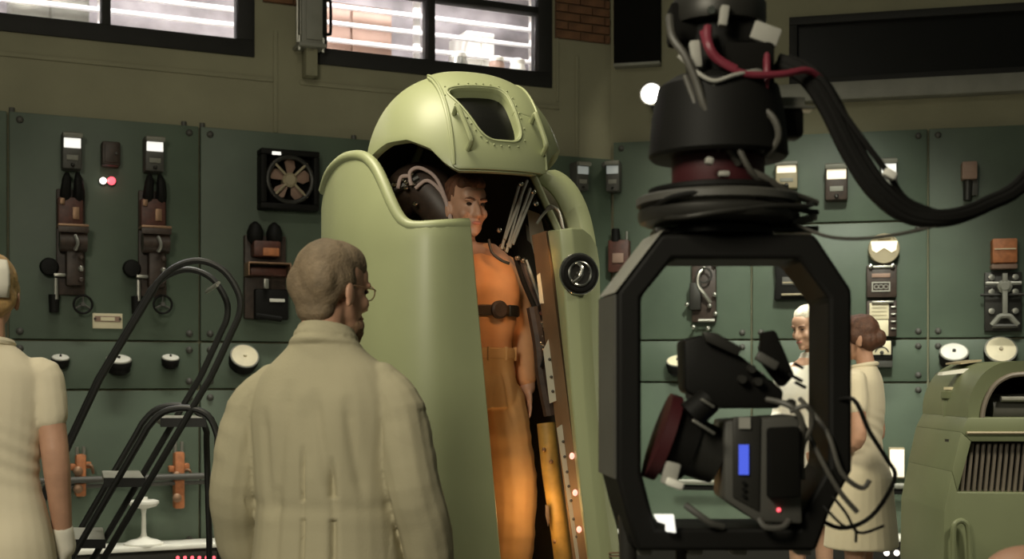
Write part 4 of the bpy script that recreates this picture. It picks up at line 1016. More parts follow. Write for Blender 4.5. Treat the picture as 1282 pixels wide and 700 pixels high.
bw(MB().prism([pm(1206, 466, 0.25), pm(1240, 461, 0.25), pm(1234, 467, 0.25), pm(1204, 470, 0.25)], (0, 0.06, 0)), 'lit_slot', 'white', mc)
# canister at the side
cp = pm(1190, 560, 0.28)
bw(MB().lathe([(0.0, 0.0), (0.075, 0.0), (0.075, 0.19), (0.07, 0.20), (0.085, 0.205), (0.085, 0.235), (0.06, 0.24), (0, 0.24)], 24, Matrix.Translation(P(1202, 556, MY + 0.3))), 'side_canister', 'machine', mc)
bw(MB().lathe([(0.0, 0.0), (0.07, 0), (0.07, 0.012), (0, 0.014)], 24, Matrix.Translation(P(1202, 556, MY + 0.3) + V((0, 0, 0.242)))), 'canister_cap', 'cream', mc)
# ---------------------------------------------------------------- people
def ell(mb, c, r, rot=None, n=20):
    g = bmesh.ops.create_uvsphere(mb.bm, u_segments=n, v_segments=n * 2 // 3, radius=1.0)
    mt = Matrix.Translation(V(c)) @ (Euler([R(a) for a in rot]).to_matrix().to_4x4() if rot else Matrix()) @ Matrix.Diagonal((r[0], r[1], r[2], 1))
    bmesh.ops.transform(mb.bm, matrix=mt, verts=g['verts'])
def limb(mb, pts, rr, sub=4, n=14):
    q = catmull(pts, sub); r = []
    for i in range(len(q)):
        a = i // sub; t = (i % sub) / sub; b = min(a + 1, len(rr) - 1); a = min(a, len(rr) - 1)
        r.append(rr[a] + (rr[b] - rr[a]) * t)
    mb.sweep(q, r, n)
    g0, g1 = q[0], q[-1]
    ell(mb, g0, (r[0],) * 3, n=12); ell(mb, g1, (r[-1],) * 3, n=12)
def stack(mb, rings, n=28, cap=True):
    """rings: (x, y, z, a, b[, power]) elliptical horizontal sections"""
    vs = []
    for rg in rings:
        x, y, z, a, b = rg[:5]; pw = rg[5] if len(rg) > 5 else 2.2; row = []
        for k in range(n):
            t = 2 * PI * k / n; c, s = math.cos(t), math.sin(t)
            row.append(mb.bm.verts.new((x + a * math.copysign(abs(c) ** (2 / pw), c), y + b * math.copysign(abs(s) ** (2 / pw), s), z)))
        vs.append(row)
    for i in range(len(vs) - 1):
        for k in range(n): mb.bm.faces.new((vs[i][k], vs[i][(k + 1) % n], vs[i + 1][(k + 1) % n], vs[i + 1][k]))
    if cap: mb.bm.faces.new(vs[0][::-1]); mb.bm.faces.new(vs[-1])
def smoothrings(rings, sub=4):
    out = []
    for i in range(len(rings) - 1):
        a, b = rings[i], rings[i + 1]; p = rings[max(i - 1, 0)]; q = rings[min(i + 2, len(rings) - 1)]
        for k in range(sub):
            t = k / sub
            out.append(tuple(0.5 * (2 * a[j] + (b[j] - p[j]) * t + (2 * p[j] - 5 * a[j] + 4 * b[j] - q[j]) * t * t + (3 * a[j] - p[j] - 3 * b[j] + q[j]) * t ** 3) for j in range(5)))
    out.append(tuple(rings[-1][:5])); return out
def remesh(groups, name, voxel, parent, smooth=4, disp=None):
    """groups: list of (MB, material): union of closed shapes as one continuous surface"""
    bm = bmesh.new(); kd_pts = []
    for gi, (mb, m) in enumerate(groups):
        bmesh.ops.recalc_face_normals(mb.bm, faces=mb.bm.faces)
        if len(groups) > 1:
            for f in mb.bm.faces: kd_pts.append((f.calc_center_median().copy(), gi))
            for v in mb.bm.verts: kd_pts.append((v.co.copy(), gi))
        me = bpy.data.meshes.new('t'); mb.bm.to_mesh(me); mb.bm.free(); bm.from_mesh(me); bpy.data.meshes.remove(me)
    me = bpy.data.meshes.new('t'); bm.to_mesh(me); bm.free()
    o = bpy.data.objects.new('t', me); COL.objects.link(o)
    md = o.modifiers.new('r', 'REMESH'); md.mode = 'VOXEL'; md.voxel_size = voxel
    if smooth:
        ms = o.modifiers.new('s', 'SMOOTH'); ms.factor = 0.5; ms.iterations = smooth
    bpy.context.view_layer.update(); dg = bpy.context.evaluated_depsgraph_get()
    me2 = bpy.data.meshes.new_from_object(o.evaluated_get(dg)); bpy.data.objects.remove(o); bpy.data.meshes.remove(me)
    me2.name = name; me2.materials.clear()
    for mb, m in groups: me2.materials.append(M[m] if isinstance(m, str) else m)
    if len(groups) > 1:
        kd = kdtree.KDTree(len(kd_pts))
        for i, (p, g) in enumerate(kd_pts): kd.insert(p, i)
        kd.balance()
        for f in me2.polygons: f.material_index = kd_pts[kd.find(f.center)[1]][1]
    if disp:
        nv = len(me2.vertices); cs = [0.0] * (3 * nv); ns = [0.0] * (3 * nv)
        me2.vertices.foreach_get('co', cs); me2.vertex_normals.foreach_get('vector', ns); out = []
        for i in range(nv): out.extend(disp(V(cs[3 * i:3 * i + 3]), V(ns[3 * i:3 * i + 3])))
        me2.vertices.foreach_set('co', out)
    me2.update(); me2.shade_smooth()
    o2 = bpy.data.objects.new(name, me2); COL.objects.link(o2); o2.parent = parent
    return o2
def add_head(mb, T, male=True, lips=None):
    """T: matrix from head space (origin between the ears, +Y forward) to body space"""
    h = MB()
    ell(h, (0, -0.012, 0.052), (0.076, 0.098, 0.086)); ell(h, (0, 0.03, -0.01), (0.064, 0.066, 0.092))
    ell(h, (0, 0.044, -0.070), (0.048 if male else 0.042, 0.046, 0.036)); ell(h, (0, 0.080, -0.090), (0.022, 0.017, 0.017))
    ell(h, (0, 0.062, 0.055), (0.056, 0.034, 0.045))
    h.sweep([V((0, 0.092, 0.026)), V((0, 0.112, -0.012)), V((0, 0.116, -0.022)), V((0, 0.1, -0.032))], [0.008, 0.012, 0.014, 0.009], 12)
    for s in (-1, 1):
        ell(h, (s * 0.012, 0.104, -0.026), (0.009, 0.011, 0.008)); ell(h, (s * 0.040, 0.066, -0.018), (0.022, 0.026, 0.024))
        ell(h, (s * 0.030, 0.086, 0.034), (0.024, 0.012, 0.009)); ell(h, (s * 0.079, -0.008, -0.006), (0.009, 0.021, 0.033), (12, 0, s * 18))
        ell(h, (s * 0.080, -0.012, -0.03), (0.008, 0.010, 0.012))
    ell(h, (0, 0.093, -0.050), (0.025, 0.011, 0.006)); ell(h, (0, 0.091, -0.061), (0.021, 0.011, 0.007))
    h.sweep([V((0, -0.02, -0.03)), V((0, -0.025, -0.08)), V((0, -0.035, -0.18))], [0.058 if male else 0.050, 0.055 if male else 0.046, 0.062 if male else 0.052], 18)
    bmesh.ops.transform(h.bm, matrix=T, verts=h.bm.verts); mb._merge(h.bm)
def add_hand(mb, wrist, direction, palm_n, size=1.0, curl=0.35):
    """palm plus four unequal bent fingers and a side thumb; palm_n points out of the palm side"""
    d = V(direction).normalized(); n = (V(palm_n) - d * V(palm_n).dot(d)).normalized(); side = d.cross(n); w = V(wrist)
    mt = Matrix((side.to_4d(), d.to_4d(), n.to_4d(), V((0, 0, 0, 1)))).transposed(); mt.col[3] = (w.x, w.y, w.z, 1)
    for r_ in range(3): mt[3][r_] = 0
    h = MB(); g = size
    ell(h, (0, 0.045 * g, 0), (0.040 * g, 0.052 * g, 0.015 * g)); ell(h, (0.02 * g, 0.03 * g, 0.006 * g), (0.02 * g, 0.03 * g, 0.016 * g))
    for x, L, r_ in ((0.030, 0.070, 0.0088), (0.010, 0.078, 0.0092), (-0.010, 0.073, 0.0088), (-0.029, 0.058, 0.0078)):
        p = V((x, 0.085, 0)) * g; pts = [V((x * .9, 0.06, 0)) * g, p]; a = curl * 0.5
        for f_ in (0.45, 0.30, 0.25):
            p = p + V((x * 0.1, math.cos(a), math.sin(a))) * L * f_ * g; pts.append(p.copy()); a += curl
        h.sweep(pts, [r_ * g, r_ * g, r_ * .95 * g, r_ * .9 * g, r_ * .7 * g], 10)
        ell(h, pts[-1], (r_ * .75 * g,) * 3, n=8)
    pts = [V((0.028, 0.02, 0.004)) * g, V((0.050, 0.045, 0.012)) * g, V((0.060, 0.072, 0.020)) * g, V((0.060, 0.094, 0.028)) * g]
    h.sweep(pts, [0.013 * g, 0.0115 * g, 0.010 * g, 0.008 * g], 10); ell(h, pts[-1], (0.008 * g,) * 3, n=8)
    bmesh.ops.transform(h.bm, matrix=mt, verts=h.bm.verts); mb._merge(h.bm)
def person_root(loc, rz, label):
    r = empty('person', loc, rz); tag(r, label, 'person'); return r
def face_bits(root, T, shut=False):
    for s in (-1, 1):
        mb = MB(); mb.ball((0, 0, 0), (0.0125, 0.007, 0.0065 if not shut else 0.004), 12)
        bmesh.ops.transform(mb.bm, matrix=T @ Matrix.Translation((s * 0.030, 0.0885, 0.018)), verts=mb.bm.verts); mb.build('eye', 'eye', root)
        mb = MB(); mb.sweep([V((s * 0.014, 0.100, 0.036)), V((s * 0.032, 0.098, 0.041)), V((s * 0.048, 0.086, 0.036))], [0.004, 0.0045, 0.003], 8)
        bmesh.ops.transform(mb.bm, matrix=T, verts=mb.bm.verts); mb.build('eyebrow', 'hair_s', root)
    mb = MB(); mb.ball((0, 0.0995, -0.0545), (0.021, 0.006, 0.0075), 12)
    bmesh.ops.transform(mb.bm, matrix=T, verts=mb.bm.verts); mb.build('lips', 'lip', root)
def HT(x, y, z, yaw=0, pitch=0, roll=0, s=1.0): return Matrix.Translation((x, y, z)) @ Euler((R(pitch), R(roll), R(yaw)), 'XYZ').to_matrix().to_4x4() @ Matrix.Scale(s, 4)
def legs_and_torso(mb, k, hipw=0.10, foot=True, wide=0.0):
    stack(mb, smoothrings([(0, 0, 0.86 * k, 0.15, 0.11), (0, 0, 0.98 * k, 0.16, 0.115), (0, 0, 1.10 * k, 0.14, 0.10), (0, 0, 1.30 * k, 0.165, 0.11), (0, -0.01, 1.42 * k, 0.17, 0.10), (0, -0.02, 1.50 * k, 0.08, 0.07)]))
    for s in (-1, 1):
        hw = hipw + (wide if s < 0 else 0)
        limb(mb, [(s * hipw, 0, 0.90 * k), (s * hw, 0.01, 0.50 * k), (s * hw, -0.01, 0.09 * k)], [0.085, 0.055, 0.04])
        if foot: ell(mb, (s * hw, 0.06, 0.045), (0.045, 0.13, 0.04))
def shoes(root, hipw=0.10, rz=8, m='shoe', z=0.0, wide=0.0):
    for s in (-1, 1):
        hipw = 0.10 + (wide if s < 0 else 0)
        mb = MB(); ell(mb, (s * hipw, 0.06, 0.048 + z), (0.052, 0.145, 0.048)); ell(mb, (s * hipw, -0.02, 0.07 + z), (0.05, 0.07, 0.055))
        for v in mb.bm.verts: v.co.z = max(v.co.z, z + 0.001)
        mb.build('shoe', m, root)
def hair_cap(root, T, m, shapes, voxel=0.007, amp=0.004, name='hair', fr=60):
    mb = MB()
    for c, r_ in shapes: ell(mb, c, r_)
    bmesh.ops.transform(mb.bm, matrix=T, verts=mb.bm.verts)
    return remesh([(mb, m)], name, voxel, root, 2, lambda c, n: c + n * amp * (noise.noise(V((c.x * fr, c.y * fr, c.z * fr * .35))) ))
def fold(c, x0, z0, x1, z1, w, a):
    """crease running from (x0,z0) to (x1,z1) on the x-z plane"""
    if not (min(z0, z1) - 0.04 < c.z < max(z0, z1) + 0.04): return 0.0
    t = (c.z - z0) / (z1 - z0); x = x0 + (x1 - x0) * t
    e = min(1, max(0, min(c.z - min(z0, z1) + 0.04, max(z0, z1) + 0.04 - c.z) / 0.06))
    return -a * e * math.exp(-((c.x - x) / w) ** 2)

# --- man in the beige coat, seen from behind ------------------------------------------------
k = 1.0
cm = P(411, 470, 3.5); cm.z = 0
man = person_root(cm, R(-16), 'older man in long beige coat seen from behind, wearing glasses')
T = HT(0.0, 0.03, 1.676, yaw=-25, pitch=-7, s=1.03)
mb = MB(); legs_and_torso(mb, 1.0); add_head(mb, T)
arms = {-1: [(-0.165, -0.012, 1.395), (-0.250, -0.025, 1.14), (-0.272, 0.065, 0.90)], 1: [(0.165, -0.012, 1.395), (0.250, -0.025, 1.14), (0.275, 0.065, 0.90)]}
for s in (-1, 1):
    limb(mb, arms[s], [0.046, 0.040, 0.030]); add_hand(mb, arms[s][2], (0, 0.15, -1), (-s, 0.1, 0))
remesh([(mb, 'skin')], 'body', 0.006, man, 3)
c = MB()
stack(c, smoothrings([(0, 0, 0.56, 0.255, 0.19), (0, 0, 0.80, 0.235, 0.175), (0, 0, 1.04, 0.205, 0.150), (0, -0.005, 1.22, 0.212, 0.150), (0, -0.01, 1.36, 0.220, 0.142), (0, -0.015, 1.45, 0.185, 0.115), (0, -0.02, 1.505, 0.125, 0.088), (0, -0.018, 1.55, 0.082, 0.075), (0, -0.01, 1.575, 0.070, 0.068)]))
for s in (-1, 1):
    limb(c, [(s * 0.160, -0.015, 1.428), (s * 0.217, -0.02, 1.352), (s * 0.258, -0.03, 1.16), (s * 0.280, 0.02, 1.02), (s * 0.275, 0.07, 0.90)], [0.056, 0.074, 0.074, 0.070, 0.062])
# collar roll
col = [V((0.078 * math.cos(a), -0.012 + 0.074 * math.sin(a), 1.552 + 0.020 * math.sin(a) * -1)) for a in [R(-200 + 220 * i / 20) for i in range(21)]]
c.sweep(col, 0.013, 10); c.sweep([p + V((0, 0, 0.020)) - V((p.x, p.y, 0)) * 0.08 for p in col], 0.009, 10)
c.sweep([p * 1.0 + V((p.x * 0.16, p.y * 0.16 , -0.022)) for p in col], 0.011, 10)
def coatdisp(v, n):
    d = 0.0
    if v.y < 0.06:
        inside = abs(v.x) < 0.215
        if inside and v.z < 1.46:
            d += fold(v, -0.005, 1.23, -0.008, 0.55, 0.006, 0.016) * (0.35 if 1.07 < v.z < 1.12 else 1.0)
            d += fold(v, 0.075, 1.20, 0.088, 0.56, 0.009, 0.018) * (0.3 if 1.07 < v.z < 1.13 else 1.0)
            d += fold(v, -0.085, 1.12, -0.095, 0.56, 0.016, 0.010)
            d += fold(v, -0.055, 1.40, -0.085, 1.12, 0.020, 0.008)
            d += fold(v, 0.030, 1.38, 0.070, 1.14, 0.018, 0.010) + fold(v, 0.0, 1.36, 0.012, 1.22, 0.020, 0.008)
            d += fold(v, 0.115, 1.36, 0.145, 1.15, 0.016, 0.010) + fold(v, -0.125, 1.33, -0.110, 1.10, 0.018, 0.008)
            d -= 0.004 * math.exp(-((v.z - 1.10) / 0.022) ** 2)
        d += 0.006 * noise.noise(V((v.x * 9, v.y * 9, v.z * 2.6)))
    if abs(v.x) > 0.20:
        d += 0.007 * noise.noise(V((v.x * 14, v.y * 14, v.z * 9))) * (1 if v.z < 1.36 else 0.4)
        d += 0.010 * max(0, noise.noise(V((v.x * 7 + 3, v.y * 7, v.z * 14 + 4 * v.x)))) * math.exp(-((v.z - 1.27) / 0.10) ** 2)
    return v + n * d
co_ = remesh([(c, 'coat')], 'long_coat', 0.0052, man, 4, coatdisp)
hair_cap(man, T, 'hair_g', [((0, -0.030, 0.052), (0.082, 0.090, 0.090)), ((0, -0.058, -0.005), (0.076, 0.056, 0.066)), ((0.052, -0.025, 0.030), (0.034, 0.052, 0.050)), ((-0.052, -0.025, 0.030), (0.034, 0.052, 0.050)), ((0.03, -0.075, 0.02), (0.055, 0.045, 0.06)), ((-0.03, -0.075, 0.02), (0.055, 0.045, 0.06)), ((0, 0.010, 0.080), (0.072, 0.082, 0.066)), ((0, -0.055, -0.05), (0.062, 0.045, 0.045))], amp=0.004, fr=32)
hair_cap(man, T, 'beard', [((0, 0.082, -0.088), (0.034, 0.030, 0.030)), ((0.030, 0.062, -0.078), (0.020, 0.030, 0.024)), ((-0.030, 0.062, -0.078), (0.020, 0.030, 0.024)), ((0, 0.094, -0.108), (0.020, 0.018, 0.022))], amp=0.006, name='goatee')
face_bits(man, T)
g = MB()
for s in (-1, 1):
    g.torus(0.019, 0.0018, 20, 6, Matrix.Translation((s * 0.030, 0.106, 0.016)) @ RX90)
    g.sweep([V((s * 0.051, 0.106, 0.022)), V((s * 0.070, 0.085, 0.022)), V((s * 0.084, 0.0, 0.018)), V((s * 0.083, -0.02, 0.004))], 0.0019, 6)
g.sweep([V((-0.010, 0.114, 0.02)), V((0, 0.117, 0.023)), V((0.010, 0.114, 0.02))], 0.0018, 6)
bmesh.ops.transform(g.bm, matrix=T, verts=g.bm.verts); g.build('glasses', 'copper', man)
shoes(man)

# --- pilot inside the suit -----------------------------------------------------------------
pp = P(598, 470, 5.13); pp.z = SZ
pil = person_root(pp, R(180 + 30), 'person in orange undersuit standing inside the open green suit')
T = HT(0.078, 0.04, 1.625, yaw=0, pitch=-4)
mb = MB(); legs_and_torso(mb, 1.0, foot=True, wide=0.055); add_head(mb, T)
A = {1: [(0.17, -0.01, 1.40), (0.22, -0.02, 1.14), (0.215, 0.03, 0.93)], -1: [(-0.165, -0.01, 1.385), (-0.225, -0.03, 1.13), (-0.222, 0.02, 0.92)]}
for s in (-1, 1):
    limb(mb, A[s], [0.056, 0.044, 0.032]); add_hand(mb, A[s][2], (0, 0.08, -1), (-s * 1.0, -0.2, 0), 0.95, 0.22)
remesh([(mb, 'skin')], 'body', 0.0065, pil, 3)
c = MB()
stack(c, smoothrings([(0, 0, 1.00, 0.148, 0.110), (0, 0, 1.08, 0.145, 0.108), (0, 0.008, 1.22, 0.160, 0.120), (0, 0.012, 1.32, 0.176, 0.128), (0, -0.005, 1.41, 0.165, 0.108), (0, -0.015, 1.46, 0.110, 0.085), (0, -0.012, 1.495, 0.070, 0.066)]))
for s in (-1, 1): limb(c, [(s * 0.135, -0.01, 1.405), (s * 0.178, -0.012, 1.37), (s * 0.208, -0.022, 1.22), (s * 0.222, -0.02, 1.12), (s * 0.22, 0.012, 0.96)], [0.055, 0.064, 0.056, 0.052, 0.042])
remesh([(c, 'suitcloth')], 'undersuit_top', 0.0075, pil, 4, lambda v, n: v + n * (0.006 * noise.noise(v * 14)))
c = MB()
stack(c, smoothrings([(0, 0, 0.84, 0.165, 0.125), (0, 0, 0.92, 0.170, 0.128), (0, 0, 1.00, 0.158, 0.118), (0, 0, 1.055, 0.150, 0.113)]))
for s, w_ in ((-1, 0.055), (1, 0.0)): limb(c, [(s * (0.092 + w_ * .2), 0, 0.88), (s * (0.100 + w_ * .7), 0.012, 0.66), (s * (0.102 + w_), 0.012, 0.46), (s * (0.102 + w_), -0.01, 0.25), (s * (0.102 + w_), -0.01, 0.10)], [0.098, 0.108, 0.098, 0.092, 0.082])
def trdisp(v, n):
    d = 0.009 * noise.noise(V((v.x * 10, v.y * 10, v.z * 5))) + 0.006 * noise.noise(V((v.x * 6, v.y * 6, v.z * 22)))
    if v.y > 0: d += fold(v, 0.0, 1.02, 0.0, 0.82, 0.006, 0.006) + fold(v, -0.05, 0.98, -0.10, 0.80, 0.012, 0.010)
    return v + n * d
remesh([(c, 'khaki')], 'trousers', 0.0075, pil, 3, trdisp)
stack_b = MB(); stack(stack_b, [(0, 0, 1.035, 0.154, 0.117), (0, 0, 1.040, 0.158, 0.121), (0, 0, 1.075, 0.156, 0.120), (0, 0, 1.08, 0.152, 0.116)], cap=False); stack_b.build('waist_belt', 'khaki', pil)
for i in range(5):
    a = R(20 + 32 * i); MB().box((0.160 * math.cos(a), 0.123 * math.sin(a), 1.056), (0.012, 0.010, 0.055), 0.002, rot=(0, 0, a)).build('belt_loop', 'khaki', pil)
sb = MB(); stack(sb, [(0, 0.010, 1.205, 0.164, 0.124), (0, 0.010, 1.210, 0.169, 0.129), (0, 0.011, 1.242, 0.170, 0.130), (0, 0.011, 1.247, 0.166, 0.126)], cap=False); sb.build('chest_strap', 'brown', pil)
MB().lathe([(0.036, 0), (0.036, 0.014), (0.028, 0.020), (0, 0.021)], 20, Matrix.Translation((-0.02, 0.134, 1.228)) @ Matrix.Rotation(R(-90), 4, 'X')).build('round_buckle', 'brown', pil)
MB().box((-0.098, 0.112, 1.226), (0.06, 0.016, 0.046), 0.004, rot=(0, 0, R(28))).build('side_buckle', 'dark', pil)
hair_cap(pil, T, 'hair_s', [((0, -0.022, 0.058), (0.081, 0.098, 0.090)), ((0, -0.045, 0.0), (0.080, 0.065, 0.07)), ((0, 0.045, 0.098), (0.06, 0.05, 0.04))], amp=0.006)
face_bits(pil, T); shoes(pil, wide=0.055)

# --- nurses ---------------------------------------------------------------------------------
def nurse(loc, rz, label, hairm, k, head_yaw, arm_pose, bun, cap, arm_sides=(-1, 1)):
    r = person_root(loc, rz, label)
    T = HT(0, 0.015, 1.585 * k, yaw=head_yaw, pitch=-4, s=0.96)
    mb = MB()
    stack(mb, smoothrings([(0, 0, 0.86 * k, 0.155, 0.115), (0, 0, 1.0 * k, 0.14, 0.10), (0, 0, 1.10 * k, 0.12, 0.09), (0, 0, 1.28 * k, 0.145, 0.10), (0, -0.01, 1.38 * k, 0.14, 0.085), (0, -0.02, 1.45 * k, 0.065, 0.06)]))
    for s in (-1, 1):
        limb(mb, [(s * 0.09, 0, 0.88 * k), (s * 0.085, 0.01, 0.48 * k), (s * 0.085, -0.02, 0.28 * k), (s * 0.085, -0.01, 0.09)], [0.085, 0.052, 0.05, 0.034])
        ell(mb, (s * 0.085, 0.06, 0.045), (0.042, 0.12, 0.038))
    add_head(mb, T, male=False)
    for s in (-1, 1):
        limb(mb, arm_pose[s], [0.048, 0.042, 0.040, 0.026]); add_hand(mb, arm_pose[s][-1], V(arm_pose[s][-1]) - V(arm_pose[s][-2]), (-s, 0.2, 0), 0.9)
    remesh([(mb, 'skin')], 'body', 0.0065, r, 3)
    c = MB()
    stack(c, smoothrings([(0, 0, 0.55 * k, 0.225, 0.185), (0, 0, 0.75 * k, 0.205, 0.165), (0, -0.01, 0.90 * k, 0.185, 0.142), (0, 0, 1.00 * k, 0.160, 0.118), (0, 0, 1.09 * k, 0.142, 0.104), (0, 0.005, 1.24 * k, 0.160, 0.122), (0, -0.005, 1.36 * k, 0.165, 0.104), (0, -0.015, 1.415 * k, 0.120, 0.080), (0, -0.015, 1.455 * k, 0.068, 0.062)]))
    for s in (-1, 1):
        a = [V(q) for q in arm_pose[s]]
        e = a[0].lerp(a[1], 0.72)
        limb(c, [a[0].lerp(V((0, 0, a[0].z)), 0.3), a[0], a[0].lerp(a[1], 0.4), e], [0.045, 0.054, 0.058, 0.054])
    def dd(v, n):
        d = 0.004 * noise.noise(V((v.x * 10, v.y * 10, v.z * 4)))
        if 0.98 * k < v.z < 1.30 * k and abs(v.x) < 0.19: d += 0.0022 * math.sin((v.z + 0.35 * v.x + 0.02 * noise.noise(v * 6)) * 120) * math.exp(-((v.z / k - 1.13) / 0.09) ** 2)
        d += fold(v, 0.0, 0.98 * k, 0.0, 0.56 * k, 0.004, 0.004)
        return v + n * d
    remesh([(c, 'dress')], 'uniform_dress', 0.0065, r, 3, dd)
    cl = MB(); pts = [V((0.066 * math.cos(a), -0.012 + 0.066 * math.sin(a), 1.455 * k - 0.012 * math.sin(a))) for a in [R(-230 + 280 * i / 20) for i in range(21)]]
    cl.sweep(pts, 0.013, 8); cl.build('collar', 'dress', r)
    sh = [((0, -0.020, 0.050), (0.084, 0.098, 0.092)), ((0, -0.05, -0.005), (0.082, 0.062, 0.065)), ((0, 0.045, 0.095), (0.062, 0.055, 0.042)), ((0.062, 0.0, 0.02), (0.026, 0.05, 0.05)), ((-0.062, 0.0, 0.02), (0.026, 0.05, 0.05))]
    if bun: sh.append((bun[0], bun[1]))
    hair_cap(r, T, hairm, sh, amp=0.004, fr=35)
    if cap:
        cb = MB(); pts_o, pts_i = [], []
        mb2 = MB()
        rows = []
        for j, (z, rx, ry) in enumerate(((-0.01, 0.092, 0.094), (0.03, 0.098, 0.102), (0.07, 0.096, 0.102), (0.105, 0.084, 0.094))):
            rows.append([T @ V((rx * math.cos(R(a)), -0.025 + ry * math.sin(R(a)), z + (0.03 if False else 0))) for a in range(-128, -45, 6)])
        mb2.grid(rows); o = mb2.build('nurse_cap', 'whitecloth', r); md = o.modifiers.new('s', 'SOLIDIFY'); md.thickness = 0.008; md.offset = 0
    return r, T
n1 = P(-14, 470, 3.8); n1.z = 0
kk = 1.06
nr, T1 = nurse(n1, R(12), 'blond nurse in short sleeved cream uniform beside the step ladder', 'hair_b', kk, 6,
      {1: [(0.155, -0.01, 1.37 * kk), (0.182, -0.02, 1.21 * kk), (0.195, -0.02, 1.10 * kk), (0.205, 0.05, 0.89 * kk)], -1: [(-0.175, -0.01, 1.385 * kk), (-0.215, -0.02, 1.21 * kk), (-0.235, -0.02, 1.10 * kk), (-0.24, 0.06, 0.89 * kk)]}, None, True)
gl_ = MB(); limb(gl_, [(0.2035, 0.037, 0.925 * kk), (0.206, 0.055, 0.875 * kk)], [0.033, 0.036]); 
add_hand(gl_, V((0.205, 0.05, 0.89 * kk)), V((0.013, 0.07, -0.21 * kk)), (-1, 0.2, 0), 1.0); remesh([(gl_, 'whitecloth')], 'white_glove', 0.006, nr, 2)
n2 = P(1078, 470, 6.6); n2.z = 0; kk = 1.03
nurse(n2, R(62), 'auburn haired nurse in cream uniform behind the camera frame', 'hair_r', kk, 10,
      {1: [(0.160, -0.01, 1.385 * kk), (0.205, -0.03, 1.20 * kk), (0.215, -0.02, 1.08 * kk), (0.13, 0.16, 1.02 * kk)], -1: [(-0.160, -0.01, 1.385 * kk), (-0.205, -0.03, 1.20 * kk), (-0.215, -0.02, 1.08 * kk), (-0.13, 0.16, 1.02 * kk)]}, ((0, -0.105, 0.0), (0.05, 0.045, 0.05)), False)

# --- white haired man in the back -------------------------------------------------------------
b0 = P(1016, 470, 7.6); b0.z = 0
bm_ = person_root(b0, R(128), 'balding white haired man in pale coat looking down behind the frame')
T = HT(0, 0.03, 1.722, yaw=0, pitch=-14, s=1.02)
mb = MB(); legs_and_torso(mb, 1.04); add_head(mb, T)
for s in (-1, 1):
    a = [(s * 0.18, -0.01, 1.47), (s * 0.235, -0.01, 1.20), (s * 0.16, 0.20, 1.12)]
    limb(mb, a, [0.055, 0.042, 0.032]); add_hand(mb, a[2], (-s * 0.4, 1, 0.0), (0, 0, -1))
remesh([(mb, 'skin_pale')], 'body', 0.0075, bm_, 3)
c = MB()
stack(c, smoothrings([(0, 0, 0.58, 0.24, 0.18), (0, 0, 0.85, 0.215, 0.16), (0, 0, 1.08, 0.19, 0.14), (0, 0, 1.34, 0.20, 0.14), (0, -0.01, 1.47, 0.18, 0.115), (0, -0.02, 1.54, 0.10, 0.08), (0, -0.01, 1.59, 0.070, 0.068)]))
for s in (-1, 1): limb(c, [(s * 0.15, -0.01, 1.475), (s * 0.205, -0.01, 1.42), (s * 0.24, -0.01, 1.20), (s * 0.175, 0.16, 1.13)], [0.058, 0.07, 0.062, 0.052])
remesh([(c, 'whitecloth')], 'pale_coat', 0.009, bm_, 3, lambda v, n: v + n * 0.008 * noise.noise(V((v.x * 9, v.y * 9, v.z * 4))))
hair_cap(bm_, T, 'hair_w', [((0, -0.050, 0.01), (0.082, 0.062, 0.062)), ((0.055, -0.025, 0.03), (0.032, 0.05, 0.034)), ((-0.055, -0.025, 0.03), (0.032, 0.05, 0.034)), ((0, -0.012, 0.082), (0.073, 0.092, 0.064))], amp=0.004)
face_bits(bm_, T, True); shoes(bm_)

# --- seated person whose bald crown just shows beside the machine ------------------------------
q0 = P(1294, 470, 2.6); q0.z = 0
sp = person_root(q0, R(70), 'bald person in black sitting low in front of the green machine')
T = HT(0, 0.02, 0.965, pitch=-6)
mb = MB()
stack(mb, smoothrings([(0, 0, 0.30, 0.17, 0.13), (0, 0, 0.42, 0.15, 0.11), (0, 0, 0.60, 0.165, 0.115), (0, -0.01, 0.74, 0.17, 0.10), (0, -0.02, 0.82, 0.08, 0.07)]))
add_head(mb, T)
for s in (-1, 1):
    limb(mb, [(s * 0.1, 0.0, 0.36), (s * 0.13, 0.40, 0.46), (s * 0.12, 0.42, 0.09)], [0.085, 0.055, 0.04]); ell(mb, (s * 0.12, 0.48, 0.045), (0.045, 0.13, 0.04))
    a = [(s * 0.18, -0.01, 0.75), (s * 0.23, 0.06, 0.50), (s * 0.14, 0.30, 0.54)]; limb(mb, a, [0.055, 0.042, 0.032]); add_hand(mb, a[2], (0, 1, 0), (0, 0, -1))
remesh([(mb, 'skin')], 'body', 0.0075, sp, 3)
c = MB()
stack(c, smoothrings([(0, 0, 0.33, 0.185, 0.145), (0, 0, 0.45, 0.17, 0.13), (0, 0, 0.62, 0.185, 0.13), (0, -0.01, 0.76, 0.17, 0.11), (0, -0.02, 0.83, 0.085, 0.075)]))
for s in (-1, 1): limb(c, [(s * 0.14, -0.01, 0.76), (s * 0.19, 0.0, 0.72), (s * 0.235, 0.06, 0.52), (s * 0.17, 0.24, 0.54)], [0.055, 0.066, 0.06, 0.05])
remesh([(c, 'matte')], 'black_jumper', 0.01, sp, 3)
c = MB()
for s in (-1, 1): limb(c, [(s * 0.1, 0.0, 0.36), (s * 0.13, 0.40, 0.46), (s * 0.12, 0.42, 0.10)], [0.10, 0.07, 0.06])
remesh([(c, 'rubber')], 'black_trousers', 0.012, sp, 3)
bx = empty('wooden_crate', (q0.x, q0.y, 0), R(70)); tag(bx, 'low plywood crate under the seated bald person', 'crate')
MB().box((0, -0.02, 0.125), (0.46, 0.34, 0.25), 0.004).build('crate_body', 'wood', bx)
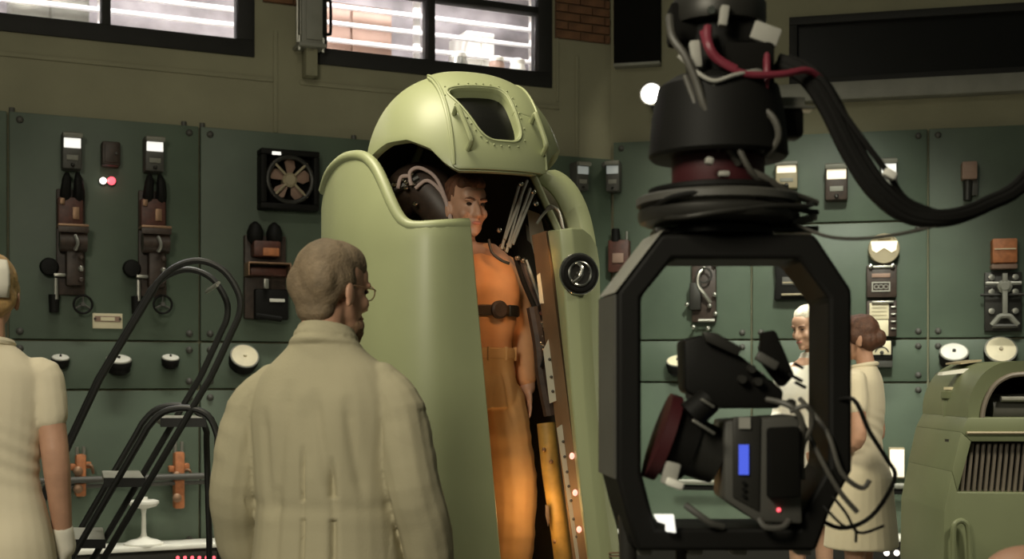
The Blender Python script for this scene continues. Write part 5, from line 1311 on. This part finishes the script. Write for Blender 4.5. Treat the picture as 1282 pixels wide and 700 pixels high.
MB().box((0, -0.192, 0.16), (0.12, 0.006, 0.035), 0.002).build('hand_slot', 'matte', bx)
# ---------------------------------------------------------------- stabilised camera head hanging from a crane
GY = 2.5
gb = P(921, 470, GY); gb.z = 0
gp = V((P(921, 470, GY).x, GY, P(921, 293, GY).z))
rig = empty('stabilised_camera_head', gp); tag(rig, 'black octagonal stabilised camera head hanging in front of the panels', 'camera rig')
def pg(px, py, d=0.0): return P(px, py, GY) + V((0, d, 0))
oc = [(829, 293), (1020, 293), (1067, 363), (1067, 590), (1040, 640), (1022, 690), (798, 690), (783, 640), (773, 600), (773, 367)]
ic = [(842, 324), (1000, 324), (1038, 374), (1038, 585), (1012, 630), (1000, 662), (822, 662), (812, 625), (803, 590), (803, 372)]
mb = MB(); n = len(oc); D = 0.18
f = [[mb.bm.verts.new(pg(x, y, d)) for x, y in pts] for pts, d in ((oc, 0), (ic, 0), (ic, D), ([(x - 12 if x < 900 else x, y) for x, y in oc], D))]
for a in range(4):
    A_, B_ = f[a], f[(a + 1) % 4]
    for i in range(n): mb.bm.faces.new((A_[i], A_[(i + 1) % n], B_[(i + 1) % n], B_[i]))
fr = bw(mb, 'octagonal_frame', 'rubber', rig, ang=20); md = fr.modifiers.new('b', 'BEVEL'); md.width = 0.008; md.segments = 2; md.limit_method = 'ANGLE'
# outer side plates: light on the black frame's flank painted in as grey
bw(MB().prism([pg(770, 366, 0.0), pg(828, 290, 0.0), pg(815, 290, D), pg(757, 366, D)], (0.004, 0, 0.004)), 'lit_side_plate', 'grey', rig)
bw(MB().prism([pg(769.5, 368, 0.01), pg(769.5, 600, 0.01), pg(757, 600, D), pg(757, 368, D)], (0.004, 0, 0)), 'lit_side_plate', 'greyd', rig)
# pan bearing stack above the frame
gc = pg(912, 293, D / 2)
def rgL(name, prof, m, n=32):     # (radius px, py) stack, centre px 912
    q = []
    for r_, y in prof: q.append((r_ / F * GY, H + (HY - y) / F * (GY + D / 2)))
    bw(MB().lathe(q, n, Matrix.Translation((pg(908, 293, 0).x, GY + D / 2, 0))), name, m, rig)
rgL('mount_plate', [(70, 296), (70, 288), (52, 286), (52, 280)], 'rubber')
rgL('pan_bearing', [(92, 283), (100, 280), (104, 274), (104, 266), (98, 262)], 'dark')
rgL('pan_ring', [(98, 262), (106, 258), (106, 250), (100, 247), (84, 244)], 'greyd')
rgL('pan_ring', [(84, 245), (90, 243), (90, 238), (70, 234)], 'rubber')
rgL('motor_block', [(58, 238), (60, 234), (60, 196), (56, 192)], 'maroon', 20)
rgL('motor_cap', [(50, 194), (64, 192), (64, 188), (40, 186)], 'tan', 20)
rgL('housing', [(86, 200), (90, 196), (86, 150), (78, 112), (60, 100), (30, 96)], 'rubber', 28)
rgL('neck_column', [(40, 100), (44, 60), (40, 20), (46, 0), (46, -120)], 'rubber', 24)
rgL('collar', [(60, 34), (62, 28), (62, 8), (58, 2)], 'dark', 24)
for x, y, w_, h_, rot, d in ((905, 22, 11, 26, 8, -0.10), (962, 38, 36, 24, 20, -0.06), (870, 70, 13, 34, -6, -0.10), (884, 206, 10, 9, 10, -0.13), (902, 222, 14, 7, 0, -0.13)):
    c = pg(x, y, D / 2 + d); bw(MB().box(c, (w_ / F * GY, 0.02, h_ / F * GY), 0.004, rot=(0, R(rot), 0)), 'tape_label', 'tag', rig)
bw(MB().box(pg(925, 26, 0.06), (0.085, 0.07, 0.07), 0.008), 'junction_box', 'rubber', rig)
bw(MB().box(pg(940, 78, 0.05), (0.10, 0.08, 0.09), 0.010), 'junction_box', 'matte', rig)
bw(MB().box(pg(862, 18, 0.08), (0.06, 0.07, 0.08), 0.010), 'junction_box', 'matte', rig)
bw(MB().cyl(pg(890, 10, 0.02), pg(890, 14, -0.01), 0.008, n=10), 'connector', 'chrome', rig)
bw(MB().cyl(pg(955, 118, 0.02), pg(955, 127, 0.02), 0.006, n=10), 'connector', 'chrome', rig)
bw(MB().box(pg(1005, 121, 0.12), (0.095, 0.05, 0.006), 0.002), 'bracket', 'steel', rig)
bw(MB().box(pg(1002, 112, 0.13), (0.07, 0.04, 0.02), 0.003), 'bracket', 'grey', rig)
bw(MB().box(pg(990, 140, 0.13), (0.10, 0.06, 0.06), 0.01), 'junction_box', 'rubber', rig)
bw(MB().box(pg(995, 281, 0.12), (0.13, 0.10, 0.012), 0.004), 'tray', 'dark', rig)
bw(MB().box(pg(1012, 272, 0.05), (0.05, 0.05, 0.014), 0.004, rot=(0, R(-12), 0)), 'connector_block', 'greyd', rig)
bw(MB().box(pg(846, 284, 0.1), (0.07, 0.1, 0.012), 0.004), 'tray', 'dark', rig)
# cables on the head
def cable(pts, r, m, name='cable'): bw(MB().tube([pg(x, y, d) for x, y, d in pts], r, 8, 5), name, m, rig)
cable([(838, 20, .0), (840, 50, -.02), (855, 75, -.03), (870, 110, -.03), (880, 140, -.03), (905, 180, -.02), (925, 205, 0)], 0.008, 'greycable')
cable([(850, 70, .0), (870, 95, -.03), (890, 107, -.04), (915, 100, -.04), (945, 92, -.02), (960, 95, 0)], 0.004, 'tag')
cable([(880, 40, .0), (885, 65, -.02), (898, 82, -.03), (930, 97, -.03), (975, 96, -.02), (1010, 88, 0), (1030, 95, .02)], 0.007, 'redcable')
cable([(962, 60, .02), (960, 90, .0), (955, 120, .0), (940, 150, 0), (950, 175, 0)], 0.007, 'redcable')
cable([(886, 35, .0), (884, 60, -.03), (895, 78, -.03), (918, 92, -.03)], 0.009, 'redcable')
cable([(890, 105, -.03), (900, 140, -.02), (915, 175, -.03), (935, 215, -.03), (960, 235, 0)], 0.006, 'greycable')
cable([(858, 95, 0), (868, 130, -.02), (880, 165, -.02), (900, 190, -.02)], 0.006, 'greycable')
cable([(945, 130, .0), (965, 150, -.02), (972, 175, -.02), (960, 195, 0)], 0.007, 'greycable')
cable([(935, 215, -.02), (958, 226, -.02), (985, 240, 0), (1030, 250, .05)], 0.007, 'greycable')
cable([(815, 262, 0.05), (840, 250, -.04), (890, 246, -.06), (950, 252, -.05), (1000, 262, 0.0), (1030, 262, .05)], 0.006, 'rubber')
cable([(820, 268, 0.05), (850, 276, -.05), (900, 270, -.07), (960, 262, -.05), (1010, 258, 0.0), (1025, 248, .05)], 0.005, 'dark')
cable([(1000, 280, .02), (1040, 297, .0), (1090, 298, 0), (1150, 288, 0), (1200, 272, 0), (1290, 235, 0.1), (1420, 120, .2)], 0.0035, 'greycable')
# heavy loom looping out to the crane
for i, (dx, dy, r_) in enumerate(((0, 0, 0.014), (-7, 4, 0.012), (8, -4, 0.010), (-3, -6, 0.009))):
    cable([(985 + dx, 70 + dy, .05), (1015 + dx, 88 + dy, .03), (1040 + dx, 125 + dy, .02), (1070 + dx, 190 + dy, .01), (1100 + dx, 238 + dy, 0.0), (1140 + dx, 268 + dy, 0.0), (1190 + dx, 273 + dy, 0), (1240 + dx, 256 + dy, .02), (1300 + dx, 218 + dy, .05), (1400, 80 + dy, .2), (1460, -40, .3)], r_, 'rubber', 'cable_loom')
cable([(1000, 80, .03), (1030, 98, .01), (1055, 140, .0), (1085, 185, -.01), (1108, 215, -.01), (1135, 250, 0), (1180, 268, 0)], 0.006, 'rubber')
bw(MB().box(pg(1108, 221, -0.03), (0.024, 0.02, 0.016), 0.003, rot=(0, R(30), 0)), 'cable_tag', 'white', rig)
cable([(1042, 505, 0.02), (1065, 500, -.02), (1085, 540, -.02), (1110, 575, 0), (1120, 600, 0), (1100, 650, 0.05), (1060, 665, .05), (1030, 650, .1)], 0.0045, 'rubber')
cable([(1010, 500, 0.06), (1035, 540, .0), (1050, 590, -.02), (1075, 610, -.02), (1085, 600, -.02)], 0.005, 'greycable')
cable([(1000, 505, 0.06), (1020, 560, .0), (1045, 610, -.02), (1070, 640, -.02)], 0.005, 'greycable')
cable([(1035, 610, 0.02), (1055, 640, -.02), (1075, 667, 0), (1110, 660, .02)], 0.003, 'rubber')
cable([(1020, 620, 0.02), (1050, 655, -.02), (1070, 662, 0), (1075, 680, .02)], 0.003, 'rubber')
# lower clutter of the frame: trays and knobs
bw(MB().box(pg(905, 676, 0.12), (0.36, 0.20, 0.035), 0.008), 'base_tray', 'matte', rig)
bw(MB().cyl(pg(792, 650, 0.1), pg(792, 720, 0.1), 0.02, 0.018, 14), 'lower_post', 'dark', rig)
bw(MB().cyl(pg(861, 690, 0.1), pg(861, 730, 0.1), 0.012, 0.012, 12), 'lower_post', 'dark', rig)
for x in (812, 878, 935, 1018): bw(MB().box(pg(x, 696, 0.1), (0.03, 0.05, 0.02), 0.004), 'mount_foot', 'grey', rig)

# cinema camera carried inside the frame
ck = pg(925, 660, 0.12)
cc = empty('cinema_camera', ck); tag(cc, 'grey and black cinema camera with blue side display inside the black frame', 'camera')
def pc_(px, py, d=0.0): return P(px, py, GY) + V((0, d, 0))
rz = R(0)
bw(MB().prism([pc_(905, 527, -0.02), pc_(998, 520, -0.02), pc_(1002, 655, -0.02), pc_(945, 652, -0.02), pc_(905, 625, -0.02)], (0, 0.14, 0), 0.006), 'body', 'greyd', cc)
bw(MB().prism([pc_(915, 522, -0.025), pc_(950, 521, -0.025), pc_(948, 640, -0.025), pc_(915, 622, -0.025)], (0, 0.02, 0), 0.004), 'side_panel', 'dark', cc)
bw(MB().prism([pc_(957, 535, -0.05), pc_(995, 533, -0.05), pc_(996, 620, -0.05), pc_(957, 622, -0.05)], (0, 0.04, 0), 0.006), 'battery', 'matte', cc)
bw(MB().prism([pc_(922, 556, -0.03), pc_(934, 556, -0.03), pc_(934, 593, -0.03), pc_(922, 593, -0.03)], (0, 0.006, 0)), 'display', 'blue', cc)
bw(MB().prism([pc_(922, 522, -0.03), pc_(936, 522, -0.03), pc_(936, 536, -0.03), pc_(922, 536, -0.03)], (0, 0.006, 0)), 'label', 'tag', cc)
for i in range(3): bw(MB().cyl(pc_(928, 603 + 8 * i, -0.026), pc_(928, 603 + 8 * i, -0.032), 0.004, n=10), 'button', 'rubber', cc)
bw(MB().ball(pc_(972, 637, -0.022), 0.004, 8), 'record_lamp', 'led_r', cc)
bw(MB().cyl(pc_(905, 575, 0.05), pc_(868, 560, 0.05), 0.055, 0.060, 24), 'lens_mount', 'dark', cc)
bw(MB().cyl(pc_(870, 562, 0.05), pc_(838, 550, 0.05), 0.068, 0.074, 28), 'lens_barrel', 'rubber', cc)
bw(MB().cyl(pc_(840, 551, 0.05), pc_(826, 546, 0.05), 0.088, 0.088, 28), 'lens_ring', 'maroon', cc)
bw(MB().cyl(pc_(862, 520, -0.03), pc_(886, 500, -0.03), 0.03, 0.026, 18), 'focus_motor', 'rubber', cc)
bw(MB().box(pc_(875, 533, -0.06), (0.05, 0.012, 0.006), 0.002, rot=(0, R(32), 0)), 'motor_bracket', 'steel', cc)
bw(MB().box(pc_(880, 504, -0.06), (0.03, 0.010, 0.005), 0.002, rot=(0, R(32), 0)), 'motor_bracket', 'steel', cc)
bw(MB().prism([pc_(858, 425, 0.02), pc_(885, 418, 0.02), pc_(930, 445, 0.02), pc_(985, 490, 0.02), pc_(980, 512, 0.02), pc_(900, 512, 0.02), pc_(860, 490, 0.02)], (0, 0.12, 0), 0.008), 'top_housing', 'rubber', cc)
bw(MB().prism([pc_(880, 415, 0.0), pc_(898, 417, 0.0), pc_(930, 436, 0.0), pc_(924, 446, 0.0), pc_(884, 428, 0.0)], (0, 0.03, 0), 0.004), 'top_handle', 'dark', cc)
bw(MB().prism([pc_(960, 415, 0.03), pc_(975, 412, 0.03), pc_(1000, 470, 0.03), pc_(985, 486, 0.03), pc_(958, 450, 0.03)], (0, 0.05, 0), 0.006), 'viewfinder', 'matte', cc)
bw(MB().box(pc_(960, 452, 0.0), (0.045, 0.02, 0.018), 0.003, rot=(0, R(30), 0)), 'handle_clamp', 'greyd', cc)
for x, y in ((930, 475), (950, 478), (992, 505), (942, 462)): bw(MB().cyl(pc_(x, y, 0.02), pc_(x, y, 0.0), 0.009, 0.008, 12), 'knob', 'dark', cc)
for x, y, w_ in ((1000, 458, 0.02), (996, 473, 0.03), (1002, 482, 0.024)): bw(MB().box(pc_(x, y, 0.0), (w_, 0.01, 0.006), 0.001, rot=(0, R(28), 0)), 'bracket', 'rubber', cc)
bw(MB().cyl(pc_(875, 440, 0.05), pc_(875, 500, 0.05), 0.02, 0.02, 14), 'rod_post', 'dark', cc)
bw(MB().box(pc_(838, 592, -0.02), (0.03, 0.02, 0.045), 0.004, rot=(0, R(15), 0)), 'cable_plug', 'tag', cc)
bw(MB().box(pc_(842, 604, -0.03), (0.035, 0.02, 0.016), 0.004, rot=(0, R(20), 0)), 'cable_plug', 'white', cc)
bw(MB().prism([pc_(817, 643, -0.02), pc_(842, 643, -0.02), pc_(845, 666, -0.02), pc_(832, 664, -0.02), pc_(832, 655, -0.02), pc_(822, 652, -0.02)], (0, 0.01, 0), 0.002), 'paper_tag', 'lit', cc)  # paper given a glowing material, its brightness is painted in
bw(MB().tube([pc_(858, 632, 0.0), pc_(875, 645, -0.01), (pc_(890, 655, -0.01)), pc_(905, 660, 0.0)], 0.007, 8, 4), 'lever', 'greyd', cc)
bw(MB().cyl(pc_(820, 668, 0.12), pc_(1005, 668, 0.12), 0.010, n=10), 'support_rod', 'rubber', cc)
bw(MB().tube([pc_(948, 648, -0.02), pc_(955, 658, -0.03), pc_(975, 658, -0.03), pc_(985, 650, -0.02)], 0.006, 8, 4), 'rail', 'greyd', cc)
bw(MB().tube([pc_(985, 515, -0.03), pc_(1005, 508, -0.04), pc_(1012, 530, -0.03), pc_(1002, 560, -0.02), pc_(1005, 600, 0)], 0.005, 8, 4), 'cable', 'greycable', cc)
bw(MB().tube([pc_(960, 500, 0.0), pc_(985, 508, -0.03), pc_(1000, 530, -0.03), pc_(1000, 580, -0.01)], 0.006, 8, 4), 'cable', 'greycable', cc)

# crane boom carrying the head, standing out of view to the side
cr0 = V((2.9, 2.2, 0)); crn = empty('camera_crane', cr0); tag(crn, 'black camera crane carrying the stabilised camera head', 'crane')
ztop = P(908, -120, GY + D / 2).z
hx = pg(908, 0, 0).x
bw(MB().box(((hx + 2.9) / 2 - 0.05, GY + D / 2 - 0.05, ztop + 0.06), (2.9 - hx + 0.35, 0.12, 0.14), 0.01), 'boom', 'black', crn)
bw(MB().cyl((2.9, GY + 0.1, 0.35), (2.9, GY + 0.1, ztop), 0.07, 0.06, 20), 'column', 'dark', crn)
bw(MB().box((2.9, GY + 0.1, 0.25), (0.7, 0.7, 0.2), 0.02), 'dolly', 'dark', crn)
for x in (-0.3, 0.3):
    for y in (-0.3, 0.3): bw(MB().lathe([(0.05, -0.03), (0.09, -0.025), (0.09, 0.025), (0.05, 0.03)], 18, Matrix.Translation((2.9 + x, GY + 0.1 + y, 0.09)) @ RX90), 'wheel', 'rubber', crn)
